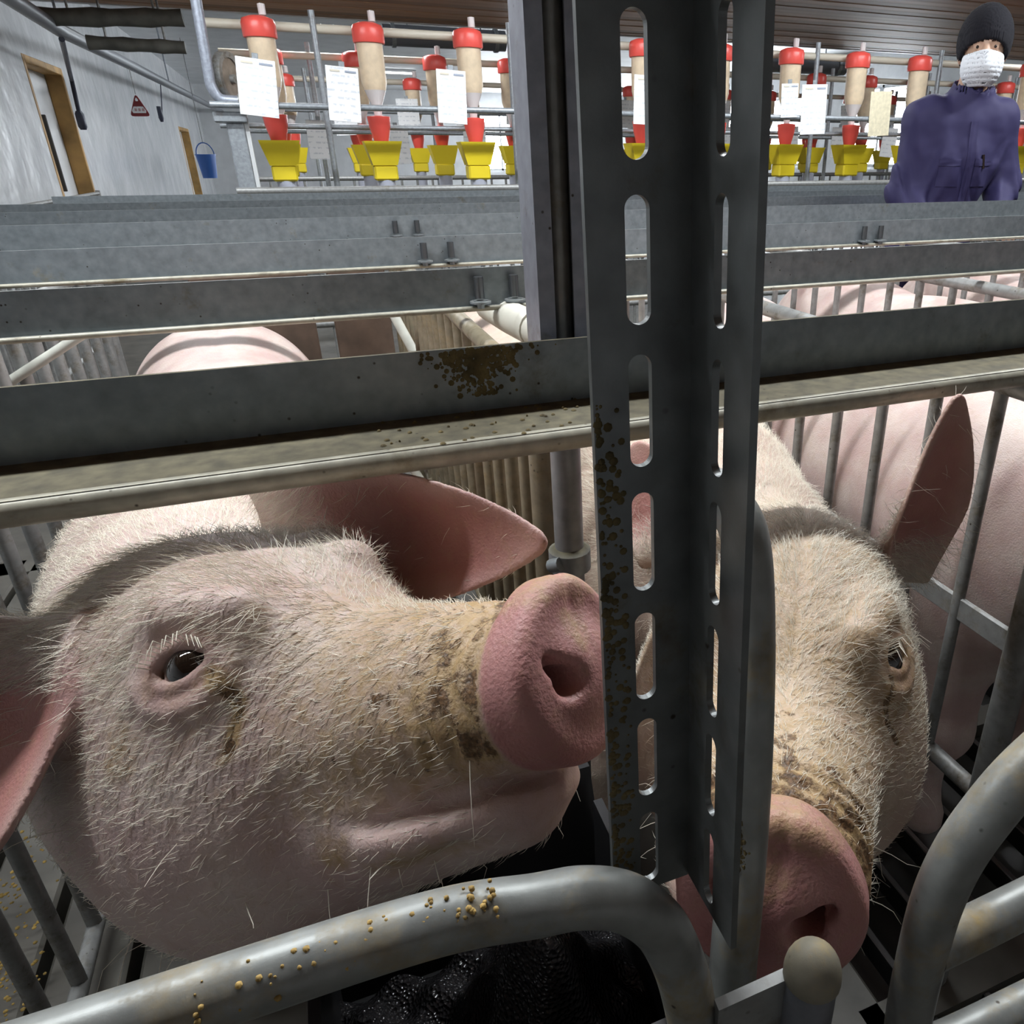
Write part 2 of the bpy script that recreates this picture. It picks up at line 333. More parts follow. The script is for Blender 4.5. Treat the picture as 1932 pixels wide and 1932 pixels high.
def surface_nets(fn, xs, ys, zs, B=6):
    xs, ys, zs = [np.asarray(a, np.float32) for a in (xs, ys, zs)]; nx, ny, nz = len(xs), len(ys), len(zs)
    D = np.empty((nx, ny, nz), np.float32)
    bi = [np.arange(0, n, B) for n in (nx, ny, nz)]
    mid = [np.array([(a[i]+a[min(i+B, len(a)-1)])/2 for i in b], np.float32) for a, b in zip((xs, ys, zs), bi)]
    half = [np.array([(a[min(i+B, len(a)-1)]-a[i])/2 for i in b], np.float32) for a, b in zip((xs, ys, zs), bi)]
    G = np.stack(np.meshgrid(*mid, indexing='ij'), -1); S = G.shape[:3]; Hd = np.stack(np.meshgrid(*half, indexing='ij'), -1)
    c = fn(G.reshape(-1, 3)).reshape(S); act = np.abs(c) < np.linalg.norm(Hd, axis=-1)*1.45+.008
    for i, x0 in enumerate(bi[0]):
        for j, y0 in enumerate(bi[1]):
            for k, z0 in enumerate(bi[2]): D[x0:x0+B, y0:y0+B, z0:z0+B] = c[i, j, k]
    idx = np.argwhere(act); o = np.stack(np.meshgrid(*[np.arange(B)]*3, indexing='ij'), -1).reshape(-1, 3)
    for s in range(0, len(idx), 3000):
        I = (idx[s:s+3000, None, :]*B+o[None]).reshape(-1, 3); I = I[(I[:, 0] < nx) & (I[:, 1] < ny) & (I[:, 2] < nz)]
        D[I[:, 0], I[:, 1], I[:, 2]] = fn(np.stack([xs[I[:, 0]], ys[I[:, 1]], zs[I[:, 2]]], 1))
    ins = D < 0; cs = np.zeros((nx-1, ny-1, nz-1), np.int8)
    for a in (0, 1):
        for b in (0, 1):
            for g in (0, 1): cs += ins[a:nx-1+a, b:ny-1+b, g:nz-1+g]
    cell = (cs > 0) & (cs < 8); C = np.argwhere(cell); vid = -np.ones(cell.shape, np.int32); vid[tuple(C.T)] = np.arange(len(C))
    acc = np.zeros((len(C), 3)); cnt = np.zeros(len(C)); X = (xs, ys, zs)
    for ax in range(3):
        o1, o2 = [k for k in range(3) if k != ax]
        for a in (0, 1):
            for b in (0, 1):
                i0 = C.copy(); i0[:, o1] += a; i0[:, o2] += b; i1 = i0.copy(); i1[:, ax] += 1
                d0 = D[tuple(i0.T)]; d1 = D[tuple(i1.T)]; m = (d0 < 0) != (d1 < 0); t = d0[m]/(d0[m]-d1[m])
                p0 = np.stack([X[k][i0[m, k]] for k in range(3)], 1); p1 = np.stack([X[k][i1[m, k]] for k in range(3)], 1)
                acc[m] += p0+(p1-p0)*t[:, None]; cnt[m] += 1
    V = acc/cnt[:, None]; quads = []
    for ax in range(3):
        o1, o2 = (ax+1) % 3, (ax+2) % 3
        sl0 = [slice(None)]*3; sl1 = [slice(None)]*3; sl0[ax] = slice(0, -1); sl1[ax] = slice(1, None)
        s0 = ins[tuple(sl0)]; s1 = ins[tuple(sl1)]; E = np.argwhere(s0 != s1)
        n = np.array(ins.shape)-1; E = E[(E[:, o1] > 0) & (E[:, o2] > 0) & (E[:, o1] < n[o1]) & (E[:, o2] < n[o2])]
        def at(a, b):
            Q = E.copy(); Q[:, o1] -= a; Q[:, o2] -= b; return vid[tuple(Q.T)]
        q = np.stack([at(1, 1), at(0, 1), at(0, 0), at(1, 0)], 1); fl = ~s0[tuple(E.T)]; q[fl] = q[fl][:, ::-1]; quads.append(q)
    Q = np.concatenate(quads); Q = Q[(Q >= 0).all(1)]
    return V, Q
def project(fn, V, it=2):
    h = 4e-4
    for _ in range(it):
        d = fn(V.astype(np.float32)); g = np.stack([(fn((V+h*e).astype(np.float32))-d)/h for e in np.eye(3)], 1)
        g2 = (g*g).sum(1); V = V-g*(np.clip(d, -.003, .003)/np.maximum(g2, .25))[:, None]
    n = g/np.maximum(np.linalg.norm(g, axis=1), 1e-6)[:, None]; return V, n
def axis_grid(lo, hi, f0, f1, fine, coarse):
    """fine steps between f0 and f1, growing to coarse outside"""
    out = list(np.arange(f0, f1+fine*.5, fine)); s = fine; a = out[0]; left = []
    while a > lo: s = min(coarse, s*1.25); a -= s; left.append(a)
    s = fine; a = out[-1]
    while a < hi: s = min(coarse, s*1.25); a += s; out.append(a)
    return np.array(left[::-1]+out)
def mesh_np(name, V, Q, cols=None, smooth=True):
    me = bpy.data.meshes.new(name); me.vertices.add(len(V)); me.vertices.foreach_set('co', np.asarray(V, np.float32).ravel())
    k = Q.shape[1]; me.loops.add(Q.size); me.loops.foreach_set('vertex_index', Q.astype(np.int32).ravel()); me.polygons.add(len(Q))
    me.polygons.foreach_set('loop_start', np.arange(0, Q.size, k, dtype=np.int32)); me.polygons.foreach_set('loop_total', np.full(len(Q), k, np.int32))
    me.polygons.foreach_set('use_smooth', np.full(len(Q), smooth, bool)); me.update(); me.validate()
    for nm, a in (cols or {}).items():
        at = me.attributes.new(nm, 'FLOAT_COLOR', 'POINT'); c = np.ones((len(V), 4), np.float32); c[:, :3] = a; at.data.foreach_set('color', c.ravel())
    return me
# ------------------------------------------------------------------ pens: rails, partitions, post, gate hoops
M_galv = dirty('galvanised_rail', (.22, .25, .27), amount=.12, dscale=9., up=.95, dirt=(.095, .08, .043), metal=.45)
M_edge = dirty('pale_pipe_edge', (.36, .345, .28), amount=.25, dscale=12., dirt=(.16, .135, .075), metal=.2)  # edge pipes and rolled lips: one even tone, paler than the rail steel
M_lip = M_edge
M_galv_far = dirty('galvanised_rail_clean', (.22, .25, .27), amount=.05, up=.3, metal=.45)
M_pipe = dirty('gate_pipe', (.24, .25, .24), amount=.5, dscale=16., dirt=(.27, .20, .09), metal=.35, up=.0)
M_post = dirty('slotted_steel', (.16, .17, .17), amount=.06, dscale=18., metal=.55, rough=.38, dirt=(.10, .075, .03), spot=True)
M_bar = dirty('soiled_bar', (.26, .265, .26), amount=.5, dscale=20., metal=.3, dirt=(.10, .075, .04))
M_dung = plain('dried_dung', (.12, .09, .035), .85, noise=.5, scale=60., bump=.6)
# --- slotted angle post (open towards the aisle): two slotted flanges
def slotted_post():
    T, X0 = .0032, .131
    def Yv(z): return .245+(z-.85)*.055
    zt, zb, p, sl, hw = 1.62, .874, .0555, .0445, .0048
    vs = []; fs = []
    def plate(f2d, w, u0, zlo, zoff):
        """f2d(u, z, t) -> point; slots centred at u0"""
        n = 20; zc = 1.2220+zoff+7*p; cells = []
        while zc-p/2 > zlo: cells.append((zc+p/2, zc-p/2, zc)); zc -= p
        m_ = MB()
        for zt_, zb_, c_ in cells:
            loop = []; rect = []
            for k in range(2*n):
                if k < n: a = PI*k/(n-1); q = (u0+hw*math.cos(a), c_+(sl/2-hw)+hw*math.sin(a))
                else: a = PI+PI*(k-n)/(n-1); q = (u0+hw*math.cos(a), c_-(sl/2-hw)+hw*math.sin(a))
                loop.append(q)
            for k in range(2*n):
                h_ = k < n; s = (k if h_ else k-n)/(n-1)
                # walk the rectangle: right-middle, up, across the top, down to left-middle, ...
                L1, L2 = (zt_-c_), w; tot = 2*L1+L2; d = s*tot
                if h_:
                    if d < L1: q = (w, c_+d)
                    elif d < L1+L2: q = (w-(d-L1), zt_)
                    else: q = (0, zt_-(d-L1-L2))
                else:
                    if d < L1: q = (0, c_-d)
                    elif d < L1+L2: q = (d-L1, zb_)
                    else: q = (w, zb_+(d-L1-L2))
                rect.append(q)
            corners = [(0, zt_), (w, zt_), (0, zb_), (w, zb_)]
            for cn in corners:      # snap the nearest outline point to each corner
                i = min(range(2*n), key=lambda j: abs(rect[j][0]-cn[0])+abs(rect[j][1]-cn[1])); rect[i] = cn
            V = []; K = 2*n
            for t in (0, T):
                V += [f2d(u, z, t) for u, z in loop]+[f2d(u, z, t) for u, z in rect]
            F = []
            for k in range(K):
                j = (k+1) % K
                F += [(k, j, K+j, K+k), (2*K+k, 3*K+k, 3*K+j, 2*K+j), (k, 2*K+k, 2*K+j, j)]
                if abs(rect[k][0]-rect[j][0]) < 1e-6: F.append((K+k, K+j, 3*K+j, 3*K+k))
            m_.add(V, F)
        V = [f2d(u, cells[-1][1], t) for t in (0, T) for u in (0, w)]; m_.add(V, [(0, 1, 3, 2)])
        return m_
    a = plate(lambda u, z, t: (X0-u, Yv(z)+t, z), .041, .0215, .860, 0.)
    # the corner bead closes the two flanges
    b_ = plate(lambda u, z, t: (X0+t, Yv(z)-u+T, z), .049, .0255, .860, .001)
    n0 = len(a.v); a.v += b_.v; a.f += [tuple(i+n0 for i in f) for f in b_.f]; a.sm += b_.sm
    return a
post = empty('slotted_post', (.131, .25, .85), 'grey slotted steel angle post the sow rests her snout against', 'post')
sp_ = slotted_post().build('slotted_angle', M_post, post)
# dried dirt along the left edge, bolt, bracket
rng = random.Random(4); dm = MB()
for k in range(330):
    z = .866+rng.random()**1.3*.25; r = rng.uniform(.0005, .0022); dm.lathe([(r*1.0, -.0001), (r*.9, .0003), (r*.5, .0006), (.0002, .0007)], (.0915+rng.random()**2.2*.010, .2452+(z-.85)*.055, z), 7, axis=(0, -1, 0))
d = dm.build('dirt_crust', M_dung, post); d['kind'] = 'stuff'
MB().lathe([(.0005, .004), (.004, .0035), (.0055, .001), (.0055, 0)], (.126, .262, 1.048), 10, axis=(-.3, -1, 0)).build('rivet', M_post, post)
# --- cross rails
def nut(mb, c, ax, r, h): mb.lathe([(r, 0), (r, h), (r*.55, h), (r*.55, h*2.1), (.0004, h*2.2)], c, 6, axis=ax)
def rail(Y, x0, x1, label, ztop=1.045, h=.06, flange=0., bolts=(), mat=None, splash=False):
    mat = mat or M_galv_far; t = empty('cross_rail', ((x0+x1)/2, Y, ztop), label, 'rail', 'cross rails over the stalls'); xm, w = (x0+x1)/2, x1-x0
    m = MB()
    if flange:
        pr = [(0, 0), (0, -h), (-flange, -h), (-flange, -h-.004), (.004, -h-.004), (.004, 0)]
    else: pr = [(0, 0), (0, -h+.002), (-.010, -h+.002), (-.010, -h-.003), (.004, -h-.003), (.004, 0)]
    m.prism([(x0, Y+a, ztop+b_) for a, b_ in pr], (x0, 0, 0), (x1, 0, 0)); m.build('angle_bar', mat, t)
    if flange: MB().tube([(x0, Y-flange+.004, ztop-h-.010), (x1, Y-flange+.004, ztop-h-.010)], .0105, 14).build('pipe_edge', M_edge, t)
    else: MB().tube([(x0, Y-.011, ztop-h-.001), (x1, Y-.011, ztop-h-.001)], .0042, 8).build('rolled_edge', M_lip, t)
    for bx in bolts:
        u = MB(); u.tube([(bx, Y-.012, ztop-.045), (bx, Y-.012, ztop-.012)], .0075, 10); bo = u.build('bolt', plain('bolt_steel', (.12, .13, .14), .35, .8) if 'bolt_steel' not in bpy.data.materials else bpy.data.materials['bolt_steel'], t)
        u = MB(); nut(u, (bx, Y-.012, ztop-.048), (0, 0, -1), .012, .006); u.lathe([(.017, 0), (.017, .003)], (bx, Y-.014, ztop-.052), 12); u.build('nut', M_galv_far, bo)
    if splash:
        r = random.Random(9); s = MB()
        for k in range(520):
            a, q = r.gauss(0, .020), abs(r.gauss(0, .45)); z = ztop-.002-min(q, 1)*.042; x = .128+a*(1.1-.6*min(q, 1)); rr = r.uniform(.0005, .0030)
            s.lathe([(.0003, .0006), (rr*.7, .0005), (rr, 0)], (x, Y-.0002, z), 7, axis=(0, -1, 0))
        for k in range(50):
            x = r.uniform(.03, .24); rr = r.uniform(.001, .003); s.lathe([(.0004, .0015), (rr*.7, .001), (rr, 0)], (x, Y-flange*r.random(), ztop-h+.0003), 7, axis=(0, 0, 1))
        o = s.build('dung_splash', M_dung, t); o['kind'] = 'stuff'
    return t
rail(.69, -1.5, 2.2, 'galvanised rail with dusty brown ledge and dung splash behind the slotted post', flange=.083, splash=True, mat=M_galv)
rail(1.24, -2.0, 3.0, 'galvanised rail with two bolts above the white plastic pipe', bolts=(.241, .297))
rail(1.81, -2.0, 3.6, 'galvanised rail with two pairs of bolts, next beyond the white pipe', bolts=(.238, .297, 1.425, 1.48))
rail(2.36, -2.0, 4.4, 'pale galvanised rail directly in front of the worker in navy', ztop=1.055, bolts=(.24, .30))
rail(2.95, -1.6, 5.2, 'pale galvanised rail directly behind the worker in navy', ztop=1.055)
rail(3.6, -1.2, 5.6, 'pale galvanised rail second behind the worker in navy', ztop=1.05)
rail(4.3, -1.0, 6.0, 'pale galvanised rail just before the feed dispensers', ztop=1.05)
# --- stall partitions along the stalls
bar_cache = {}
def partition(X, y0, y1, step, label, z0=.39, z1=.955, mid=None, r=.0075, off=0., mat=None):
    mat = mat or M_bar; t = empty('stall_partition', (X, (y0+y1)/2, z0), label, 'partition', 'barred partitions between the stalls')
    MB().tube([(X, y0, z1), (X, y1, z1)], .013, 12).build('top_rail', mat, t); MB().tube([(X, y0, z0), (X, y1, z0)], .013, 12).build('bottom_rail', mat, t)
    if mid: MB().box((X, (y0+y1)/2, mid), (.008, y1-y0, .034), bev=.002).build('middle_rail', mat, t)
    key = (z0, z1, r, mat.name)
    if key not in bar_cache:
        bm_ = MB().tube([(0, 0, z0), (0, 0, z1)], r, 8, cap=False).mesh('bar'); bm_.materials.append(mat); bar_cache[key] = bm_
    y = y0+off
    while y < y1:
        o = bpy.data.objects.new('bar', bar_cache[key]); col.objects.link(o); o.parent = t; o.location = (0, y-(y0+y1)/2, -z0); y += step
    for yy in (y0, y1): MB().tube([(X, yy, 0.), (X, yy, z1+.02)], .018, 12).build('end_post', mat, t)
    return t
M_bar_far = dirty('grey_bar', (.26, .265, .26), amount=.2, metal=.3)
partition(.22, .82, 2.3, .085, 'barred partition between the two sows with raised heads', mat=dirty('ochre_bar', (.22, .19, .13), amount=.6, dscale=25., metal=.2, dirt=(.20, .15, .08)), r=.011)
partition(.75, .545, 2.3, .102, 'barred partition beside the upright ear of the sow', mid=.64, off=.005, r=.0085)
partition(-.50, .66, 2.3, .105, 'barred partition on the far side of the sow with raised snout', z0=.06, r=.0115, off=.03)
partition(1.30, .6, 2.3, .102, 'barred partition second along from the upright-eared sow', r=.0085)
partition(1.85, .6, 2.3, .102, 'barred partition third along from the upright-eared sow', r=.0085)
partition(-1.0, 1.0, 4.6, .085, 'grey barred partition nearest the first doorway side', mat=M_bar_far, off=.03)
partition(-1.45, 1.0, 7.6, .09, 'grey barred partition along the left wall walkway', mat=M_bar_far)
# upright pipe by the post with collar
t = empty('upright_pipe', (.222, .72, .45), 'steel upright pipe with clamp collar behind the slotted post', 'pipe')
MB().tube([(.222, .735, .0), (.222, .735, 1.0)], .0165, 18).build('pipe', dirty('plain_pipe', (.22, .235, .25), amount=.05, metal=.5), t)
MB().lathe([(.0165, 0), (.024, .004), (.024, .028), (.0165, .032)], (.222, .735, .768), 20).build('collar', M_galv, t)
MB().tube([(.196, .725, .784), (.205, .715, .790)], .008, 10).build('clamp_bolt', M_galv_far, t)
t = empty('channel_post', (.221, .775, 1.0), 'grey channel post rising behind the dusty near rail', 'post')
m = MB(); x0, x1, y0, y1 = .196, .247, .715, .765
pr = [(x0, y0), (x0+.016, y0), (x0+.016, y0+.003), (x0+.003, y0+.003), (x0+.003, y1-.003), (x1-.003, y1-.003), (x1-.003, y0+.003), (x1-.016, y0+.003), (x1-.016, y0), (x1, y0), (x1, y1), (x0, y1)]
m.prism([(a, b_, .99) for a, b_ in pr], (0, 0, .99), (0, 0, 2.44)); m.build('channel', dirty('channel_steel', (.24, .25, .29), amount=.04, metal=.5), t)
MB().tube([(.226, .742, 1.0), (.226, .742, 2.44)], .012, 14).build('drop_pipe', dirty('grey_drop_pipe', (.26, .26, .25), amount=.05, metal=.4), t)
# --- gate hoops in front of the heads
R_P = .0134
def hoop(label, pts, extra=(), n=10, grp=True):
    t = empty('gate_hoop', pts[len(pts)//2], label, 'gate hoop', 'bent pipe hoops of the gates'); MB().tube(bez(pts, n), R_P, 20).build('bent_pipe', M_pipe, t)
    for e in extra: MB().tube(bez(e, 6), R_P*.95, 18).build('cross_pipe', M_pipe, t)
    return t
h1 = hoop('bent gate pipe with crumbs of feed under the chin of the sow', [(-1.3, .24, .902), (-.8, .24, .902), (-.30, .24, .902), (-.10, .2385, .902), (.0, .236, .902), onY(1010, 1708, .233), onY(1100, 1693, .229), onY(1180, 1702, .225), onY(1245, 1748, .221), onY(1285, 1830, .217), onY(1308, 1932, .214), onY(1322, 2050, .211), (.113, .205, .60), (.113, .205, .0)])
cr = MB(); r_ = random.Random(3)
for k in range(85):
    px = r_.choice([500, 668, 830, 840, 850, 600, 345, 730, 900, 1000])+r_.gauss(0, 45); px = min(px, 930); c0 = onY(px, 1960-.263*px if px < 960 else 1700, .237); a = r_.uniform(.2, 1.5); rr = r_.uniform(.0004, .0016)
    cr.lathe([(.0003, -rr), (rr, -rr*.3), (rr*.9, rr*.4), (.0003, rr)], (c0[0], .238-R_P*math.cos(a), .902+R_P*math.sin(a)), 6, axis=(r_.uniform(-1, 1), 0, 1))
o = cr.build('feed_crumbs', plain('feed_crumb', (.42, .28, .09), .8, noise=.4, scale=200.), h1); o['kind'] = 'stuff'
hoop('bent gate pipe with side arm to the right of the domed post', [onY(2120, 1290, .2), onY(2010, 1385, .2), onY(1932, 1455, .2), onY(1870, 1525, .2), onY(1810, 1610, .2), onY(1766, 1705, .2), onY(1735, 1820, .2), onY(1712, 1932, .2), onY(1690, 2080, .2), (.235, .2, .55), (.235, .2, .0)],
     extra=[[onY(1755, 1790, .2), onY(1850, 1745, .2), onY(1940, 1700, .2), onY(2080, 1630, .2)], [onY(1640, 2030, .2)+np.array([.01, 0, 0]), onY(1800, 1960, .2), onY(1932, 1895, .2), onY(2080, 1820, .2)]])
h3 = hoop('bent pipe standing close behind the slotted post', [P(1250, 900, .43), P(1330, 918, .425), P(1385, 965, .42), P(1410, 1040, .415), P(1417, 1200, .415), P(1413, 1400, .415), P(1405, 1560, .42), P(1392, 1720, .42), P(1380, 1870, .43), P(1370, 2100, .44), (.170, .262, .3), (.170, .262, .0)])
cr2 = MB(); r_ = random.Random(21)
for k in range(60):
    c1 = P(1398+r_.gauss(0, 9), r_.uniform(1540, 1680), .408); rr = r_.uniform(.0008, .0026); cr2.lathe([(rr, -.001), (rr*.8, .0008), (.0003, .0013)], c1, 6, axis=(r_.uniform(-.5, .5), -1, .4))
o = cr2.build('dung_crust', M_dung, h3); o['kind'] = 'stuff'
t = empty('domed_post', P(1535, 1900, .37), 'short round gate post with domed cap and flat tie plate', 'post')
c0 = P(1536, 1812, .375); MB().lathe([(R_P*.98, 0), (R_P*.98, c0[2]-.008)], (c0[0], c0[1], 0), 22).build('tube', dirty('domed_tube', (.20, .21, .24), amount=.1, metal=.4), t)
pr = [(R_P*1.08*math.cos(a), -.009+.0185*math.sin(a)) for a in np.linspace(0, PI/2-.02, 10)]; MB().lathe([(R_P*1.02, -.013), (R_P*1.08, -.012)]+pr, c0, 24).build('domed_cap', dirty('cap_plastic', (.22, .20, .15), amount=.5, metal=0., rough=.6, dirt=(.25, .19, .09), dscale=30.), t)
a, b_ = P(1352, 1896, .376), P(1515, 1822, .385); m = MB(); dd = (b_-a); nn_ = np.cross(dd, (0, 0, 1)); nn_ /= np.linalg.norm(nn_)
m.prism([a+nn_*.003, a-nn_*.003, a-nn_*.003-np.array([0, 0, .05]), a+nn_*.003-np.array([0, 0, .05])], a, b_); m.build('tie_plate', M_bar, t)
# white plastic drinking pipe along the stall and pale brace bars
t = empty('water_pipe', (.302, 1.2, .965), 'white plastic water pipe stub beneath the bolted rail', 'pipe')
M_pvc = plain('white_plastic', (.66, .64, .56), .4, noise=.1, scale=20.)
MB().tube(bez([(.285, 1.37, .963), (.29, 1.22, .966), (.30, 1.08, .97), (.318, 1.02, .972), (.36, 1.0, .972)], 6), .026, 20).build('pipe', M_pvc, t); MB().lathe([(.030, 0), (.030, .03)], (.299, 1.10, .9695), 20, axis=(0, 1, 0)).build('coupling', M_pvc, t)
def brace(p0, p1, label, r=.008):
    o = MB().tube([p0, p1], r, 10).build('brace_bar', plain('pale_brace', (.55, .56, .50), .5, noise=.15, scale=30.) if 'pale_brace' not in bpy.data.materials else bpy.data.materials['pale_brace']); tag(o, label, 'bar', 'pale brace bars in the stalls')
brace((-.60, 1.62, .80), (-.38, 1.62, .925), 'pale diagonal brace bar across the bars by the sow back', .009)
brace(onY(738, 585, 2.0), onY(790, 680, 1.95), 'pale leaning rod seen below the bolted rail', .012)
brace(onY(757, 850, 1.25), onY(820, 945, 1.2), 'pale leaning rod just above the ear of the sow', .007)
# dark boards at the back of the stalls
M_board = plain('brown_board', (.10, .065, .045), .75, noise=.4, scale=12.)
for i, (x, w, lab) in enumerate([(-.16, .30, 'dark olive board behind the pig back'), (.12, .16, 'rusty brown board behind the bolted rail')]):
    o = MB().box((x, 2.42, .78), (w, .03, .5), bev=.004).build('back_board', M_board); tag(o, lab, 'board')
# --- floor: concrete slats over the pit, iron slats on the right
fl = empty('floor_slats', (0, 1.2, -.05), kind='structure'); fl.name = 'floor_1'
sm = MB().box((0, 0, 0), (.118, 2.9, .09), bev=.006).mesh('slat'); sm.materials.append(M_conc)
x = -2.1
while x < .60:
    o = bpy.data.objects.new('slat', sm); col.objects.link(o); o.parent = fl; o.location = (x+.06, .15, 0.005); x += .138
im = MB().box((0, 0, 0), (.012, 2.9, .05), bev=.002).mesh('iron_slat'); im.materials.append(plain('worn_iron', (.16, .16, .16), .3, .9))
x = .60
while x < 2.4:
    o = bpy.data.objects.new('iron_slat', im); col.objects.link(o); o.parent = fl; o.location = (x, .15, .02); x += .105
for y in (.52, 1.0, 1.5, 2.0): MB().box((1.5, y, -.02), (1.8, .05, .04)).build('cross_beam', M_conc, fl)
slab('floor_2', (WX, SY, -.1), (EX, -.1, .0), M_conc); slab('floor_3', (WX, 2.7, -.1), (EX, NY, .0), M_conc); slab('floor_4', (2.4, -.1, -.1), (EX, 2.7, 0), M_conc)
# feed scattered on the slats
fm = MB(); r_ = random.Random(8)
for k in range(420):
    cx_, cy_ = r_.choice([(-.66, 1.28), (-.62, 1.08), (-.6, .92), (-.75, 1.4)]); x, y = r_.gauss(cx_, .03), r_.gauss(cy_, .07); rr = r_.uniform(.0015, .004); fm.lathe([(.0003, rr), (rr, .3*rr), (rr, 0)], (x, y, .05), 5)
o = fm.build('spilled_feed', plain('spilled_meal', (.30, .20, .05), .8, noise=.5, scale=80.)); tag(o, 'yellowish spilled feed scattered on the concrete slats', 'feed', kind='stuff')
# trough with wet dark mash
t = empty('feed_trough', (-.05, .46, .05), 'dark steel feed trough below the sow with raised snout', 'trough')
m = MB(); pr = [(.30, .62), (.315, .62), (.345, .42), (.56, .42), (.62, .58), (.635, .58), (.57, .40), (.335, .40)]
m.prism([(-.10, a, b_) for a, b_ in pr], (-.10, 0, 0), (.20, 0, 0)); m.box((-.095, .455, .49), (.01, .25, .16)); m.box((.195, .455, .49), (.01, .25, .16)); m.box((-.06, .45, .225), (.04, .04, .35)); m.box((.12, .45, .225), (.04, .04, .35)); m.build('basin', plain('black_trough', (.03, .03, .032), .35, .3), t)
M_mash, N, L, B = newmat('wet_mash'); tc = N.new('ShaderNodeTexCoord'); n = nd(N, 'ShaderNodeTexVoronoi', Scale=260.); L.new(tc.outputs['Object'], n.inputs['Vector']); B.inputs['Base Color'].default_value = (.025, .024, .026, 1); B.inputs['Roughness'].default_value = .16
b = nd(N, 'ShaderNodeBump', Strength=.8, Distance=.004); L.new(n.outputs[0], b.inputs['Height']); L.new(b.outputs[0], B.inputs['Normal'])
g = np.linspace(-1, 1, 50); V = []; Q = []
for i, a in enumerate(g):
    for j, c_ in enumerate(g): V.append((.05+.14*a, .45+.095*c_, .445+.15*math.exp(-((a-.3)/.42)**2-((c_+.1)/.7)**2)+.012*math.sin(13*a)*math.cos(9*c_)))
for i in range(49):
    for j in range(49): Q.append((i*50+j, (i+1)*50+j, (i+1)*50+j+1, i*50+j+1))
o = link('wet_mash', mesh_np('wet_mash', np.array(V), np.array(Q)), M_mash); tag(o, 'glistening black wet mash heaped in the trough', 'feed', kind='stuff')
def ear_from(base, tip, nrm, W, cup=.35, bend=0., fold=0., skew=0., t=.0035):
    a = np.array(tip)-np.array(base); a = a/np.linalg.norm(a); w = np.cross(np.array(nrm, float), a)
    return dict(base=base, tip=tip, wdir=w, W=W, cup=cup, bend=bend, fold=fold, skew=skew, t=t)
def body_sdf(b, belly=0.):
    """standing sow's trunk and legs; b = points in body frame (x forward, y left, z up, origin on the floor under the shoulders)"""
    m = b.copy(); m[:, 1] = np.abs(m[:, 1])
    d = ell(m, (-.02, 0, .63), (.26, .205, .235))
    d = smin(d, ell(m, (-.50, 0, .60), (.56, .235, .255)), .10)
    d = smin(d, ell(m, (-.98, .03, .62), (.30, .195, .25)), .10)
    d = smin(d, ell(m, (.0, .10, .55), (.17, .105, .20)), .06)
    d = smin(d, ell(m, (-1.05, .10, .52), (.19, .12, .22)), .06)
    for pts, r in (([(.03, .125, .48), (.05, .13, .25), (.02, .13, .10), (.05, .13, .03)], (.085, .052, .038, .042)),
                   ([(-1.02, .125, .46), (-.95, .13, .32), (-1.08, .13, .22), (-1.05, .13, .05)], (.10, .070, .045, .042))):
        for i in range(len(pts)-1): d = smin(d, cone(m, pts[i], pts[i+1], r[i], r[i+1]), .035)
    d = smin(d, chain(b, [(-1.25, 0, .74), (-1.32, .01, .70), (-1.34, .02, .62)], (.02, .013, .008)), .03)
    return d
def make_pig(name, R, t, roll, ears, body, fine=.0029, head_box=None, neck=None, detail=True, coarse=.018, hs=1.):
    R = np.array(R); t = np.array(t, float); Rf = R.astype(np.float32); tf = t.astype(np.float32)
    bx, by, yaw, bz, bs = body; c, s = math.cos(yaw), math.sin(yaw); BR = np.array([[c, -s, 0], [s, c, 0], [0, 0, 1]], np.float32); bt = np.array([bx, by, bz], np.float32)
    hb = t+R@np.array([-.03, 0, .005])*hs; sh = BR@np.array([.03, 0, .66])*bs+bt; mid = (hb+sh)/2+np.array([0, 0, .018]) if neck is None else np.array(neck)
    def f(p):
        q = (p-tf)@Rf/hs
        h = np.sqrt((q*q).sum(1))-.45; near = h < .16
        if near.any(): h[near] = head_sdf(q[near], roll, detail)
        h = h*hs
        bd = body_sdf(((p-bt)/bs)@BR)*bs
        nk = np.minimum(cone(p, hb, mid, .118, .155), cone(p, mid, sh, .165, .20))
        bd = smin(bd, nk, .08)
        d = smin(h, bd, .045)
        for e in ears:
            ed, _ = ear_sdf(p, **e); d = smin(d, ed, .014)
        return d
    lo, hi = head_box; bb = np.array([BR@np.array(v)*bs+bt for v in ((.45, -.32, 0), (.45, .32, 1), (-1.4, -.32, 0), (-1.4, .32, 1))])
    mn = np.minimum(bb.min(0), lo)-.03; mx = np.maximum(bb.max(0), hi)+.03; mn[2] = -.02+bz; mx[2] = max(1.0, hi[2]+.02)
    ax = [axis_grid(mn[i], mx[i], lo[i], hi[i], fine, coarse) for i in range(3)]
    V, Q = surface_nets(f, *ax); V, nrm = project(f, V)
    q = (V-t)@R/hs; qt = twist(q.astype(np.float32), roll)
    return V, Q, nrm, q, qt
